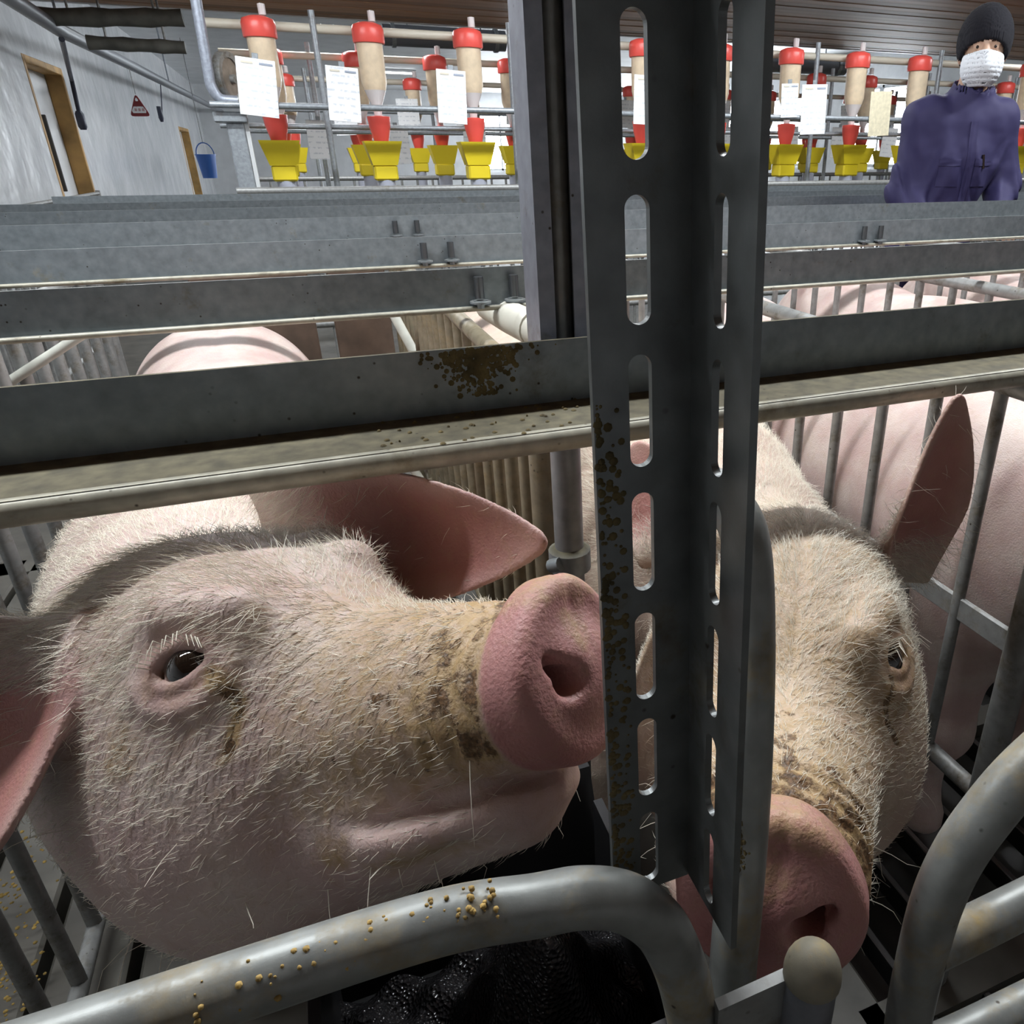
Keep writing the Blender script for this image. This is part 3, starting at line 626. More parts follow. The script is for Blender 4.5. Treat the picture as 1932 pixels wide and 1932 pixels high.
def pig_masks(V, q, qt, ears, dirtiness=1., seed=0, face=0., earred=1.):
    """skin colouring: R = bare pink (nose disc, inside of the ears, lips), G = dried feed and dirt, B = redder blood-filled skin"""
    x, y, z = qt.T; ay = np.abs(y)
    disc = sstep(.372, .379, x)
    lip = np.exp(-((z+.062)/.016)**2)*sstep(.24, .30, x)*(x < .40)*.28
    R = np.maximum(disc, lip); G = np.zeros(len(V)); Bc = np.zeros(len(V))
    g = sstep(.15, .30, x)*(1-disc)*(1-sstep(-.03, -.058, z)*.9)
    G = np.maximum(G, g*(.62+.28*sstep(.31, .35, x)))
    G = np.maximum(G, .7*np.exp(-(((x-.243)/.016)**2+((z+.060)/.012)**2)))
    G = np.maximum(G, .65*np.exp(-(((x-.295)/.035)**2+((z+.080)/.009)**2)))
    G = np.maximum(G, face*sstep(-.02, .08, x)*sstep(-.05, .05, z)*(1-disc))
    # tear stain running down from the inner corner of the eye
    tx = .192+.42*(.07-z)-2.2*np.clip(.045-z, 0, 1)**1.3; G = np.maximum(G, 1.15*np.exp(-((x-tx)/.0055)**2)*sstep(.012, .022, z)*(1-sstep(.070, .078, z))*(ay > .03))
    G = np.maximum(G, .55*np.exp(-(((x-.125)/.016)**2+((z-.045)/.022)**2))*(ay > .05))
    G = np.maximum(G, disc*.5*np.exp(-((z-.024)/.014)**2-((y+.004)/.010)**2)); G = np.maximum(G, disc*.42*sstep(.030, .05, z))
    rim = np.zeros(len(V))
    for e in ears:
        d, (u, v, s) = ear_sdf(V.astype(np.float32), **e); near = (d < .006); G = G*(1-near*sstep(-.1, .1, u))
        inn = near*sstep(.0, .0022, s)*sstep(.02, .2, u)*(.35+.65*(1-sstep(.45, 1., np.abs(v))))*(1-.45*sstep(.6, 1., u))
        Bc = np.maximum(Bc, inn*earred); R = np.maximum(R, inn*.5); R = np.maximum(R, near*.35*sstep(-.1, .15, u))
    lidr = np.sqrt(((np.stack([x, ay, z], 1)-np.array(EYE))**2).sum(1)); Bc = np.maximum(Bc, .35*(1-sstep(.02, .04, lidr)))
    rng = np.random.default_rng(seed)
    return np.stack([R, np.clip(G*dirtiness, 0, 1), Bc], 1).astype(np.float32)
def skin_mat(name, base=(.52, .37, .345), pale=(.63, .52, .47), bump=1.):
    m, N, L, B = newmat(name); tc = N.new('ShaderNodeTexCoord')
    at = N.new('ShaderNodeAttribute'); at.attribute_name = 'mask'; sp = N.new('ShaderNodeSeparateColor'); L.new(at.outputs['Color'], sp.inputs[0])
    n1 = nd(N, 'ShaderNodeTexNoise', Scale=14., Detail=5.); n2 = nd(N, 'ShaderNodeTexNoise', Scale=95., Detail=6., Roughness=.65); n3 = nd(N, 'ShaderNodeTexNoise', Scale=420., Detail=3.)
    for n in (n1, n2, n3): L.new(tc.outputs['Object'], n.inputs['Vector'])
    c = ramp(N, L, n1.outputs[0], [(.35, base), (.65, pale)]).outputs[0]
    c = mix(N, L, sp.outputs[0], c, ramp(N, L, n1.outputs[0], [(.3, (.40, .165, .16)), (.7, (.52, .26, .24))]).outputs[0])
    c = mix(N, L, sp.outputs[2], c, ramp(N, L, n1.outputs[0], [(.3, (.36, .125, .105)), (.7, (.47, .19, .165))]).outputs[0])
    # general grime, then the stained areas: a tan stain in the hair and dark crumbs where it is thickest
    gr = ramp(N, L, n2.outputs[0], [(.5, (0, 0, 0)), (.8, (.4, .4, .4))]).outputs[0]
    c = mix(N, L, gr, c, (.44, .30, .17))
    def thr(k, lo, hi, nz):
        s_ = nd(N, 'ShaderNodeMath', operation='MULTIPLY_ADD'); s_.inputs[1].default_value = k; s_.inputs[2].default_value = -.5*k; L.new(nz, s_.inputs[0])
        a_ = nd(N, 'ShaderNodeMath', operation='ADD'); L.new(sp.outputs[1], a_.inputs[0]); L.new(s_.outputs[0], a_.inputs[1])
        g_ = nd(N, 'ShaderNodeMath', operation='MULTIPLY'); L.new(ramp(N, L, a_.outputs[0], [(lo, (0, 0, 0)), (hi, (1, 1, 1))]).outputs[0], g_.inputs[0]); L.new(ramp(N, L, sp.outputs[1], [(.04, (0, 0, 0)), (.3, (1, 1, 1))]).outputs[0], g_.inputs[1]); return g_.outputs[0]
    n4 = nd(N, 'ShaderNodeTexNoise', Scale=48., Detail=7., Roughness=.7); L.new(tc.outputs['Object'], n4.inputs['Vector'])
    st = thr(1.7, -.15, .95, n2.outputs[0]); dm = thr(2.4, .84, 1.18, n4.outputs[0])
    c = mix(N, L, st, c, (.42, .285, .14))
    dc = ramp(N, L, n3.outputs[0], [(.35, (.07, .036, .014)), (.7, (.24, .13, .055))]).outputs[0]
    c = mix(N, L, dm, c, dc); L.new(c, B.inputs['Base Color'])
    B.inputs['Roughness'].default_value = .5; B.inputs['Subsurface Weight'].default_value = .0 if bump < 1 else .12; B.inputs['Subsurface Radius'].default_value = (.012, .005, .003); B.inputs['Subsurface Scale'].default_value = .6
    add = nd(N, 'ShaderNodeMath', operation='ADD'); L.new(n2.outputs[0], add.inputs[0]); L.new(n3.outputs[0], add.inputs[1])
    b = nd(N, 'ShaderNodeBump', Strength=.35*bump, Distance=.0025); L.new(add.outputs[0], b.inputs['Height'])
    b2 = nd(N, 'ShaderNodeBump', Strength=.5*bump, Distance=.003); L.new(dm, b2.inputs['Height']); L.new(b.outputs[0], b2.inputs['Normal']); L.new(b2.outputs[0], B.inputs['Normal'])
    return m
def hair_strands(V, Q, nrm, q, n, L0, seed, region, axis_dir, rad=.00022, curl=.25, lift=.45):
    """tapered bristles lying back along the skin; region(q)-> density weight per face; returns V,F"""
    rng = np.random.default_rng(seed); fc = V[Q].mean(1); fq = q[Q].mean(1); fn = nrm[Q].mean(1)
    e1 = V[Q[:, 2]]-V[Q[:, 0]]; e2 = V[Q[:, 3]]-V[Q[:, 1]]; area = np.linalg.norm(np.cross(e1, e2), axis=1)/2
    w = area*region(fq, fc, fn); w = w/w.sum(); pick = rng.choice(len(Q), n, p=w)
    bw = rng.dirichlet([1, 1, 1, 1], n); p = (V[Q[pick]]*bw[:, :, None]).sum(1); nn = fn[pick]; nn /= np.linalg.norm(nn, axis=1)[:, None]
    d = axis_dir(fq[pick], fc[pick]); d = d+rng.normal(0, .28, d.shape); d = d-nn*(d*nn).sum(1)[:, None]; d /= np.linalg.norm(d, axis=1)[:, None]+1e-9
    ln = L0(fq[pick])*rng.uniform(.6, 1.35, n); lf = lift*rng.uniform(.5, 1.5, n)
    side = np.cross(d, nn); r = rad*rng.uniform(.7, 1.3, n); sd = rng.normal(0, curl, n)
    pts = []
    for s in (0, .5, 1.0):
        pts.append(p-nn*.0006+d*(ln*s)[:, None]+nn*(ln*lf*(s-.45*s*s))[:, None]+side*(ln*sd*s*s*.5)[:, None])
    Vs = []; prof = (1., .85, .12)
    up = nn
    for i, pt in enumerate(pts):
        for k in range(3):
            a = 2*PI*k/3; Vs.append(pt+(side*math.cos(a)+up*math.sin(a))*(r*prof[i])[:, None])
    Vs = np.stack(Vs, 1)  # n,9,3
    F = []
    for i in range(2):
        for k in range(3): F.append((i*3+k, i*3+(k+1) % 3, (i+1)*3+(k+1) % 3, (i+1)*3+k))
    F = np.array(F); FF = (F[None]+np.arange(n)[:, None, None]*9).reshape(-1, 4)
    return Vs.reshape(-1, 3), FF
def eyeball(parent, c, look, r, name='eye'):
    look = np.array(look, float); look /= np.linalg.norm(look); b = MB(); prof = [(r*math.sin(a), -r*math.cos(a)) for a in np.linspace(.02, PI-.02, 15)]
    b.lathe(prof, c, 24, axis=look); o = b.build(name, M_eye, parent)
    # brown iris, black pupil
    return o
M_eye, _N, _L, _B = newmat('pig_eye'); _B.inputs['Base Color'].default_value = (.012, .008, .006, 1); _B.inputs['Roughness'].default_value = .04; _B.inputs['Coat Weight'].default_value = 1.
M_skin = skin_mat('pig_skin'); M_skin2 = skin_mat('pig_skin_soiled', (.54, .40, .33), (.64, .53, .43))
M_hair = plain('pale_bristle', (.86, .80, .68), rough=.35); M_hair.node_tree.nodes['Principled BSDF'].inputs['Transmission Weight'].default_value = 0
# ---- the sow looking round the post
def build_pig(name, label, cfg, seed):
    R, t, roll, ears, body, box, nk = (cfg[k] for k in ('R', 't', 'roll', 'ears', 'body', 'box', 'neck'))
    V, Q, nrm, q, qt = make_pig(name, R, t, roll, ears, body, fine=cfg.get('fine', .0026), head_box=box, neck=nk, hs=cfg['s'])
    mask = pig_masks(V, q, qt, ears, cfg.get('dirt', 1.), seed, cfg.get('face', .16), cfg.get('earred', .8))
    o = link(name, mesh_np(name, V, Q, {'mask': mask}), cfg['mat']); tag(o, label, 'pig', 'sows in the stalls')
    R = np.array(R); hs = cfg['s']
    for s in (-1, 1):
        f_ = np.array([1, s, 1]); l = (np.array(EYE)-EYE_N*.0068)*f_; look = (EYE_N+np.array([.1, 0, -.15]))*f_
        eyeball(o, np.array(t)+R@l*hs, R@look, .0172*hs)
    def region(fq, fc, fn):
        x, y, z = fq.T; w = np.ones(len(fq)); w *= (1-sstep(.33, .37, x)); w *= sstep(-.75, -.35, x)*.6+.4*sstep(-.3, .0, x)
        top = sstep(-.06, .06, z); w *= .25+.9*top
        r = np.sqrt((x-EYE[0])**2+(np.abs(y)-EYE[1])**2+(z-EYE[2])**2); w *= sstep(.024, .040, r)
        for e in ears:
            dd, (u, v, s) = ear_sdf(fc.astype(np.float32), **e); w *= 1-.75*((dd < .01) & (u > .35)); w *= 1-.95*((dd < .008) & (s > .001) & (u > .15))
        return w*(fc[:, 1] < 1.25)
    back = -R[:, 0]
    def adir(fq, fc):
        s = np.sign(fq[:, 1])[:, None]; return np.tile(back, (len(fq), 1))*1.0+(R[:, 1][None]*s*.35)-R[:, 2][None]*.15
    def L0(fq): return .011+.013*sstep(.02, .12, fq[:, 2])*(1-sstep(.16, .30, fq[:, 0]))
    hv, hf = hair_strands(V, Q, nrm, q, cfg.get('nhair', 36000), L0, seed, region, adir)
    h = link('bristles', mesh_np('bristles', hv, hf), M_hair, o); h['kind'] = 'stuff'; h['label'] = 'short pale bristles on head and neck'
    # lashes and whiskers
    rng = np.random.default_rng(seed+5); lash = MB(); wh = MB()
    for s in (-1, 1):
        f_ = np.array([1, s, 1])
        for k in range(15):
            a = .35+2.5*k/14; p0 = (np.array(EYE)+EYE_A*.019*math.cos(a)+EYE_B*.0135*math.sin(a)+EYE_N*.008)*f_; d = (EYE_N*1.0+EYE_A*.5*math.cos(a)+EYE_B*.15)*f_
            ln = rng.uniform(.016, .028); p1 = p0+d*ln*.55; p2 = p0+d*ln+np.array([0, 0, -.013])
            lash.tube([np.array(t)+R@v*hs for v in (p0, p1, p2)], (.0004, .00035, .00012), 4)
    for k in range(46):
        for _ in range(30):
            i = rng.integers(len(V)); x, y, z = q[i]
            if -.02 < x < .36 and z < .02 and z > -.15 and nrm[i]@(-_F) > -.6: break
        d = nrm[i]+rng.normal(0, .35, 3)+np.array([0, 0, -.2]); ln = rng.uniform(.014, .034); p0 = V[i]
        wh.tube([p0-nrm[i]*.001, p0+d*ln*.4, p0+d*ln*.75+np.array([0, 0, -.002]), p0+d*ln+rng.normal(0, .006, 3)+np.array([0, 0, -.006])], (.00032, .0003, .00022, .00008), 4)
    lo = lash.build('eyelashes', M_hair, o); lo['kind'] = 'stuff'; wo = wh.build('whiskers', M_hair, o); wo['kind'] = 'stuff'
    return o
cfg1 = dict(R=[[0.6031171669524557, 0.7627513243214269, -0.2333668789112918], [-0.6570719686722185, 0.6409524125867685, 0.3967826014130338], [0.45222351875162714, -0.0859675639109814, 0.8877519175101833]],
    t=[-0.14306876069988766, 0.6251459213066654, 0.7372488851321418], roll=-.28, s=1.04,
    ears=[ear_from(P(590, 1000, .72), P(1050, 1020, .60), -_F*1.0-_U*.15, .066, .45, .03),
          ear_from(P(85, 1250, .56), P(-100, 1720, .49), -_F*.9-_R*.25, .068, .30, .04)],
    body=(-.165, 1.03, -PI/2+.06, 0., .98), box=(np.array([-.38, .28, .58]), np.array([.18, .88, 1.02])), neck=None, mat=M_skin)
cfg2 = dict(R=[[-0.5381856201013004, 0.8123685578328674, 0.22452965184693432], [-0.7950766513477161, -0.5777430310035581, 0.18457006422019445], [0.27965935849826445, -0.07918532925417081, 0.9568282640240021]],
    t=[0.4309861810945546, 0.6064329443266735, 0.669192803063283], roll=0., s=1.10, dirt=1.1, face=.5, earred=.8,
    ears=[ear_from(P(1690, 1040, .865), P(1828, 745, .765), -_F*.8+_R*.5, .060, .42, -.05),
          ear_from(P(1270, 1010, .88), P(1190, 830, .90), -_F*.8-_R*.5, .055, .45, -.05)],
    body=(.475, 1.02, -PI/2, 0., 1.0), box=(np.array([.12, .19, .50]), np.array([.69, .82, 1.03])), neck=None, mat=M_skin2)
pig1 = build_pig('sow', 'sow with raised pink snout pressed against the slotted post', cfg1, 1)
pig2 = build_pig('sow', 'sow with one upright ear looking out beside the domed gate post', cfg2, 2)
# ------------------------------------------------------------------ other sows (one mesh, several animals)
def axes_m(f, up=(0, 0, 1)):
    f = np.array(f, float); f /= np.linalg.norm(f); y = np.cross(up, f); y /= np.linalg.norm(y); return np.stack([f, y, np.cross(f, y)], 1)
Rg = axes_m((.0, -1., -.45)); tg = np.array([0., -.33, .72])
eg = [ear_from(tg+Rg@np.array([-.01, s*.095, .10]), tg+Rg@np.array([.06, s*.17, .27]), Rg@np.array([.75, s*.55, .2]), .055, .4, .05) for s in (1, -1)]
Vg, Qg, ng, qg, qtg = make_pig('sow', Rg, tg, 0., eg, (0, 0, -PI/2, 0., 1.0), fine=.010, head_box=(np.array([-.2, -.8, .3]), np.array([.2, -.1, 1.0])), coarse=.022)
mg = mesh_np('sow_body', Vg, Qg, {'mask': pig_masks(Vg, qg, qtg, eg, .8)}); mg.materials.append(M_skin)
for x, y, yaw, lab in [(1.025, .82, 0., 'pale sow standing behind bars beside the upright-eared sow'), (1.575, 1.05, 0., 'pale sow in the second stall behind the bars'), (2.13, 1.1, 0., 'pale sow standing below the worker in navy')]:
    o = bpy.data.objects.new('sow', mg); col.objects.link(o); o.location = (x, y, .05); o.rotation_euler = (0, 0, yaw); o.scale = (.92, 1., .95); tag(o, lab, 'pig', 'sows in the stalls')
    for s in (-1, 1):
        e = tg+Rg@((np.array(EYE)-EYE_N*.0085)*np.array([1, s, 1]))
        b_ = MB().lathe([(.0142*math.sin(a), -.0142*math.cos(a)) for a in np.linspace(.02, PI-.02, 9)], e, 12, axis=Rg@np.array([.35, s*.9, .1])).mesh('eye'); b_.materials.append(M_eye)
        eo = bpy.data.objects.new('eye', b_); col.objects.link(eo); eo.parent = o
# ------------------------------------------------------------------ the worker
PB = np.array([2.43, 2.60, 0.])+_R*.065; PR = np.stack([_R, _h, _Z], 1)        # local x = to the camera's right, y = away, z = up
HEAD = np.array([.0, -.005, 1.565]); Yh = np.array(Matrix.Rotation(math.radians(-16), 3, 'Z'))
def W(p): return PB+PR@np.array(p, float)
def head_q(p): return (p-HEAD.astype(np.float32))@Yh.astype(np.float32)
SHL, ELL, WRL = (-.165, .04, 1.335), (-.215, .04, 1.08), (-.17, -.10, .96)
SHR, ELR, WRR = (.105, .04, 1.335), (.19, .05, 1.10), (.13, -.10, .96)
PEL, CHE = (-.09, .06, .93), (-.035, .045, 1.20)
def torso(p, g=0.):
    q = (p*np.array([1, 1.35, 1], np.float32)); s = lambda a: (a[0], a[1]*1.35, a[2])
    d = cone(q, s(PEL), s(CHE), .135+g, .150+g); d = smin(d, cone(q, s(CHE), s((-.025, .045, 1.30)), .150+g, .11+g), .06)
    d = smin(d, cone(p, SHL, SHR, .07+g, .07+g), .07); return d
def arms(p, g=0.):
    d = None
    for a, b_, c_ in ((SHL, ELL, WRL), (SHR, ELR, WRR)):
        e = smin(cone(p, a, b_, .062+g, .048+g), cone(p, b_, c_, .048+g, .034+g), .02); d = e if d is None else np.minimum(d, e)
    return d
def body_f(p):
    h = head_q(p); m = h.copy(); m[:, 0] = np.abs(m[:, 0])
    d = ell(m, (0, .005, .035), (.076, .092, .092)); d = smin(d, ell(m, (0, -.018, -.045), (.060, .070, .075)), .035)
    d = smin(d, ell(m, (0, -.085, -.018), (.014, .022, .024)), .012); d = smin(d, cone(h, (0, -.088, .012), (0, -.100, -.022), .008, .012), .012)   # nose
    d = smin(d, chain(m, [(.010, -.082, .030), (.045, -.074, .028)], (.009, .007)), .014)                                                # brow
    d = smax(d, -(np.sqrt(((m-np.array([.031, -.088, .010], np.float32))**2).sum(1))-.013), .010)
    d = smin(d, ell(m, (.031, -.073, .010), (.014, .012, .012)), .003)
    d = smax(d, -chain(m, [(0, -.098, -.056), (.024, -.086, -.058)], (.003, .002)), .006); d = smin(d, ell(m, (.078, .012, -.005), (.010, .020, .032)), .008)
    d = smin(d, cone(p, HEAD+np.array([0, .03, -.06]), (-.02, .05, 1.34), .052, .062), .03)
    d = smin(d, torso(p, -.012), .03); d = smin(d, arms(p, -.010), .02)
    for s, wr in ((-1, WRL), (1, WRR)):                       # hands resting on the rail: palm, four fingers, thumb
        w = np.array(wr); pal = w+np.array([-s*.01, -.075, -.008]); d = smin(d, cone(p, w, pal, .026, .030), .02)
        for k in range(4):
            o = np.array([(-.030+.020*k)*s, 0, 0]); a = pal+o+np.array([0, -.01, 0]); b_ = a+np.array([0, -.035-.006*(k in (1, 2)), -.006]); c_ = b_+np.array([0, -.008, -.030])
            d = smin(d, np.minimum(cone(p, a, b_, .010, .009), cone(p, b_, c_, .009, .0075)), .006)
        a = w+np.array([-s*.030, -.03, 0]); d = smin(d, np.minimum(cone(p, a, a+np.array([-s*.022, -.03, -.004]), .012, .010), cone(p, a+np.array([-s*.022, -.03, -.004]), a+np.array([-s*.026, -.058, -.014]), .010, .008)), .008)
    for s in (-1, 1):
        hip, kn, an = (PEL[0]+s*.085, .06, .90), (PEL[0]+s*.095, .04, .48), (PEL[0]+s*.095, .07, .07)
        d = smin(d, cone(p, hip, kn, .085, .058), .04); d = smin(d, cone(p, kn, an, .056, .036), .03); d = smin(d, cone(p, an, (an[0], -.06, .035), .036, .034), .02)
    return d
def jacket_f(p):
    d = smin(torso(p, .016), arms(p, .016), .035)
    x, y, z = p.T
    d = d+.005*np.sin(38*z+22*x+6*np.sin(25*x))*sstep(1.30, 1.18, z)+.004*np.sin(60*x+14*z)
    d = smin(d, cone(p, (-.015, .045, 1.35), HEAD+np.array([-.005, .028, -.125]), .095, .080), .03)      # stand-up collar
    d = smax(d, -cone(p, (-.015, .04, 1.36), HEAD+np.array([0, .015, -.07]), .066, .074), .006)
    d = smax(d, .88-z, .01)
    for wr in (WRL, WRR): d = smax(d, (np.array([1., 0, 0], np.float32)@np.zeros(3, np.float32))-(y-(wr[1]-.005)), .006)
    return d
def pants_f(p):
    d = cone(p*np.array([1, 1.2, 1], np.float32), (PEL[0], .072, .93), (PEL[0], .072, .86), .165, .165)
    for s in (-1, 1): d = smin(d, np.minimum(cone(p, (PEL[0]+s*.085, .06, .88), (PEL[0]+s*.095, .04, .48), .10, .075), cone(p, (PEL[0]+s*.095, .04, .48), (PEL[0]+s*.095, .07, .10), .075, .062)), .03)
    return smax(smax(d, p[:, 2]-.95, .01), .09-p[:, 2], .01)
def boots_f(p):
    d = None
    for s in (-1, 1):
        x = PEL[0]+s*.095; e = smin(cone(p, (x, .07, .28), (x, .07, .06), .066, .058), cone(p, (x, .06, .05), (x, -.10, .045), .052, .046), .03); d = e if d is None else np.minimum(d, e)
    return smax(smax(d, -p[:, 2], .004), p[:, 2]-.30, .004)
def hat_f(p):
    h = head_q(p); d = ell(h, (0, .014, .040), (.098, .114, .122)); d = smax(d, -ell(h, (0, .008, .03), (.083, .100, .098)), .006)
    cut = -(h[:, 2]-.006+.62*(h[:, 1]+.055)); d = smax(d, cut, .008); band = np.abs(cut+.018)-.018
    return d+.0012*np.sin(np.arctan2(h[:, 0], h[:, 1])*70)-.001*(band < 0)
def mask_f(p):
    h = head_q(p); m = h.copy(); m[:, 0] = np.abs(m[:, 0])
    o = smin(ell(m, (0, -.022, -.045), (.074, .088, .084)), cone(h, (0, -.092, -.005), (0, -.098, -.05), .016, .020), .03); d = np.abs(o)-.0022
    d = smax(d, h[:, 1]+.018, .004); d = smax(d, h[:, 2]-.001+.16*m[:, 0], .004); d = smax(d, -(h[:, 2]+.118), .004)
    return d+.0004*np.sin(h[:, 2]*2*PI/.016)
def sdf_part(name, f, lo, hi, step, mat, parent=None):
    ax = [np.arange(lo[i], hi[i]+step, step) for i in range(3)]; V, Q = surface_nets(f, *ax); V, _n = project(f, V, 1)
    return link(name, mesh_np(name, np.array([PB])+V@PR.T, Q), mat, parent)
M_face = plain('face_skin', (.62, .40, .29), .5); M_face.node_tree.nodes['Principled BSDF'].inputs['Subsurface Weight'].default_value = .1
M_jack, N, L, B = newmat('navy_cloth'); tc = N.new('ShaderNodeTexCoord'); n = nd(N, 'ShaderNodeTexNoise', Scale=7., Detail=2.); L.new(tc.outputs['Object'], n.inputs['Vector']); B.inputs['Base Color'].default_value = (.026, .022, .085, 1); B.inputs['Roughness'].default_value = .75
b = nd(N, 'ShaderNodeBump', Strength=.6, Distance=.03); L.new(n.outputs[0], b.inputs['Height']); L.new(b.outputs[0], B.inputs['Normal'])
person = sdf_part('person', body_f, (-.36, -.30, .0), (.34, .22, 1.70), .0085, M_face); tag(person, 'person in navy jacket, black beanie and white face mask leaning at the rail', 'person')
sdf_part('jacket', jacket_f, (-.36, -.24, .86), (.34, .22, 1.50), .008, M_jack, person); sdf_part('trousers', pants_f, (-.33, -.12, .08), (.12, .24, .97), .014, M_jack, person); sdf_part('rubber_boots', boots_f, (-.32, -.18, -.01), (.1, .17, .32), .010, plain('black_rubber', (.02, .02, .022), .4), person)
sdf_part('beanie', hat_f, HEAD+np.array([-.13, -.14, -.09]), HEAD+np.array([.13, .15, .17]), .0045, plain('black_knit', (.006, .006, .011), .95), person)
mk = sdf_part('face_mask', mask_f, HEAD+np.array([-.10, -.15, -.135]), HEAD+np.array([.10, .02, .03]), .0034, plain('mask_paper', (.80, .84, .90), .7), person)
M_ink = plain('eye_dark', (.02, .012, .01), .2)
for s in (-1, 1):
    e = W(HEAD+Yh@np.array([s*.031, -.0835, .010])); MB().lathe([(.0055*math.sin(a), -.0035*math.cos(a)) for a in np.linspace(.05, PI-.05, 9)], e, 14, axis=-_h).build('eye', M_ink, person)
    MB().tube([W(HEAD+Yh@np.array([s*.014, -.0935, .027])), W(HEAD+Yh@np.array([s*.032, -.0885, .032])), W(HEAD+Yh@np.array([s*.050, -.074, .027]))], (.0022, .003, .0015), 6).build('eyebrow', M_ink, person)
    MB().tube([W(HEAD+Yh@np.array([s*.066, -.03, -.012])), W(HEAD+Yh@np.array([s*.080, -.0, -.008])), W(HEAD+Yh@np.array([s*.082, .02, .0]))], .0018, 6).build('mask_loop', bpy.data.materials['mask_paper'], person)
# chest pockets, front placket, pen: on the jacket's front
def front(x, z):      # point on the jacket's surface
    ys = np.arange(-.35, .1, .003); d = jacket_f(np.stack([np.full(len(ys), x), ys, np.full(len(ys), z)], 1).astype(np.float32))
    return np.array([x, ys[np.argmax(d <= .002)], z])
def patch(name, x0, x1, z0, z1, mat, lift=.003):
    g = 7; V = []
    for k in (0, 1):
        for i in range(g):
            for j in range(g): q = front(x0+(x1-x0)*i/(g-1), z0+(z1-z0)*j/(g-1)); V.append(W(q+np.array([0, -lift if k == 0 else .004, 0])))
    F = []
    for i in range(g-1):
        for j in range(g-1): a = i*g+j; F += [(a, a+1, a+g+1, a+g), (g*g+a, g*g+a+g, g*g+a+g+1, g*g+a+1)]
    rim = [i*g for i in range(g)]+[(g-1)*g+j for j in range(1, g)]+[i*g+g-1 for i in range(g-2, -1, -1)]+[j for j in range(g-2, 0, -1)]
    for k in range(len(rim)): a, b_ = rim[k], rim[(k+1) % len(rim)]; F.append((a, b_, b_+g*g, a+g*g))
    MB().add(V, F, True).build(name, mat, person)
M_jd = M_jack
patch('chest_pocket', -.125, -.05, 1.10, 1.19, M_jack); patch('chest_pocket', .01, .08, 1.10, 1.19, M_jack); patch('pocket_flap', -.128, -.047, 1.175, 1.20, M_jd, .005); patch('pocket_flap', .007, .083, 1.175, 1.20, M_jd, .005); patch('front_placket', -.028, .002, .95, 1.33, M_jack, .004)
q = front(.04, 1.215); MB().tube([W(q+np.array([0, -.008, 0])), W(q+np.array([.008, -.008, -.05]))], .005, 8).build('pen', M_ink, person)
# ------------------------------------------------------------------ feed dispensers, cards, pipes, things on the left
M_red = plain('red_plastic', (.82, .10, .08), .35); M_yel = plain('yellow_plastic', (.80, .63, .025), .4); M_yel2 = M_yel
M_tubef = plain('feed_filled_tube', (.74, .60, .43), .3, noise=.1, scale=25.); M_clear = plain('cloudy_plastic', (.70, .66, .66), .25); M_down = plain('grey_drop_tube', (.42, .44, .52), .4)
def dispenser(x, y, label, group):
    t = empty('feed_dispenser', (x, y, 1.09), label, 'feed dispenser', group)
    MB().lathe([(.060, 1.79), (.084, 1.793), (.087, 1.80), (.087, 1.86), (.079, 1.88), (.045, 1.893), (.0005, 1.896)], (x, y, 0), 20).build('lid', M_red, t)
    MB().lathe([(.020, 1.90), (.020, 1.95), (.004, 1.955)], (x+.03, y, 0), 10).build('inlet', M_clear, t)
    MB().lathe([(.060, 1.56), (.071, 1.60), (.072, 1.80)], (x, y, 0), 20).build('measuring_tube', M_tubef, t)
    MB().lathe([(.022, 1.42), (.024, 1.47), (.060, 1.56)], (x, y, 0), 16).build('tube_neck', M_clear, t)
    MB().lathe([(.040, 1.285), (.044, 1.305), (.060, 1.37), (.066, 1.425), (.022, 1.43)], (x, y, 0), 16).build('valve', M_red, t)
    m = MB(); w0, w1 = .108, .070
    for a, b_, c_, d_ in ((w0, .085, 1.295, 0), ): pass
    V = [(x-w0, y-.08, 1.295), (x+w0, y-.08, 1.295), (x+w0, y+.08, 1.295), (x-w0, y+.08, 1.295), (x-w1, y-.06, 1.165), (x+w1, y-.06, 1.165), (x+w1, y+.06, 1.165), (x-w1, y+.06, 1.165)]
    Vi = [(x+(p[0]-x)*.93, y+(p[1]-y)*.9, p[2]) for p in V]
    m.add(V+Vi, [(0, 1, 5, 4), (1, 2, 6, 5), (2, 3, 7, 6), (3, 0, 4, 7), (8, 12, 13, 9), (9, 13, 14, 10), (10, 14, 15, 11), (11, 15, 12, 8), (0, 8, 9, 1), (1, 9, 10, 2), (2, 10, 11, 3), (3, 11, 8, 0)]); hp = m.build('hopper', M_yel, t)
    MB().box((x, y, 1.125), (.135, .115, .085), bev=.01).build('spout', M_yel2, hp); MB().lathe([(.048, .9), (.052, 1.085)], (x, y, 0), 14).build('drop_tube', M_down, t)
    return t
def copy_tree(o, dx, dy, label=None, group=None):
    c = o.copy(); col.objects.link(c); c.location = Vector(o.location)+Vector((dx, dy, 0))
    if label: c['label'] = label
    if group: c['group'] = group
    for ch in o.children:
        d = ch.copy(); col.objects.link(d); d.parent = c; d.matrix_parent_inverse = ch.matrix_parent_inverse.copy()
        for g in ch.children:
            e = g.copy(); col.objects.link(e); e.parent = d; e.matrix_parent_inverse = g.matrix_parent_inverse.copy()
    return c
g1, g2, g3 = 'feed dispensers in the first row', 'feed dispensers in the second row', 'feed dispensers in the third row'
DL = 'feed dispenser with red lid and yellow hopper, %s from the steel column, %s row'
d0 = dispenser(-.045, 5.2, DL % ('first', 'front'), g1); PITCH_X = .561
for k in range(1, 12): copy_tree(d0, k*PITCH_X, 0, DL % (ORD[k], 'front'))
for k in range(0, 13): copy_tree(d0, .02+k*PITCH_X, 1.35, DL % (ORD[k], 'middle'), g2)
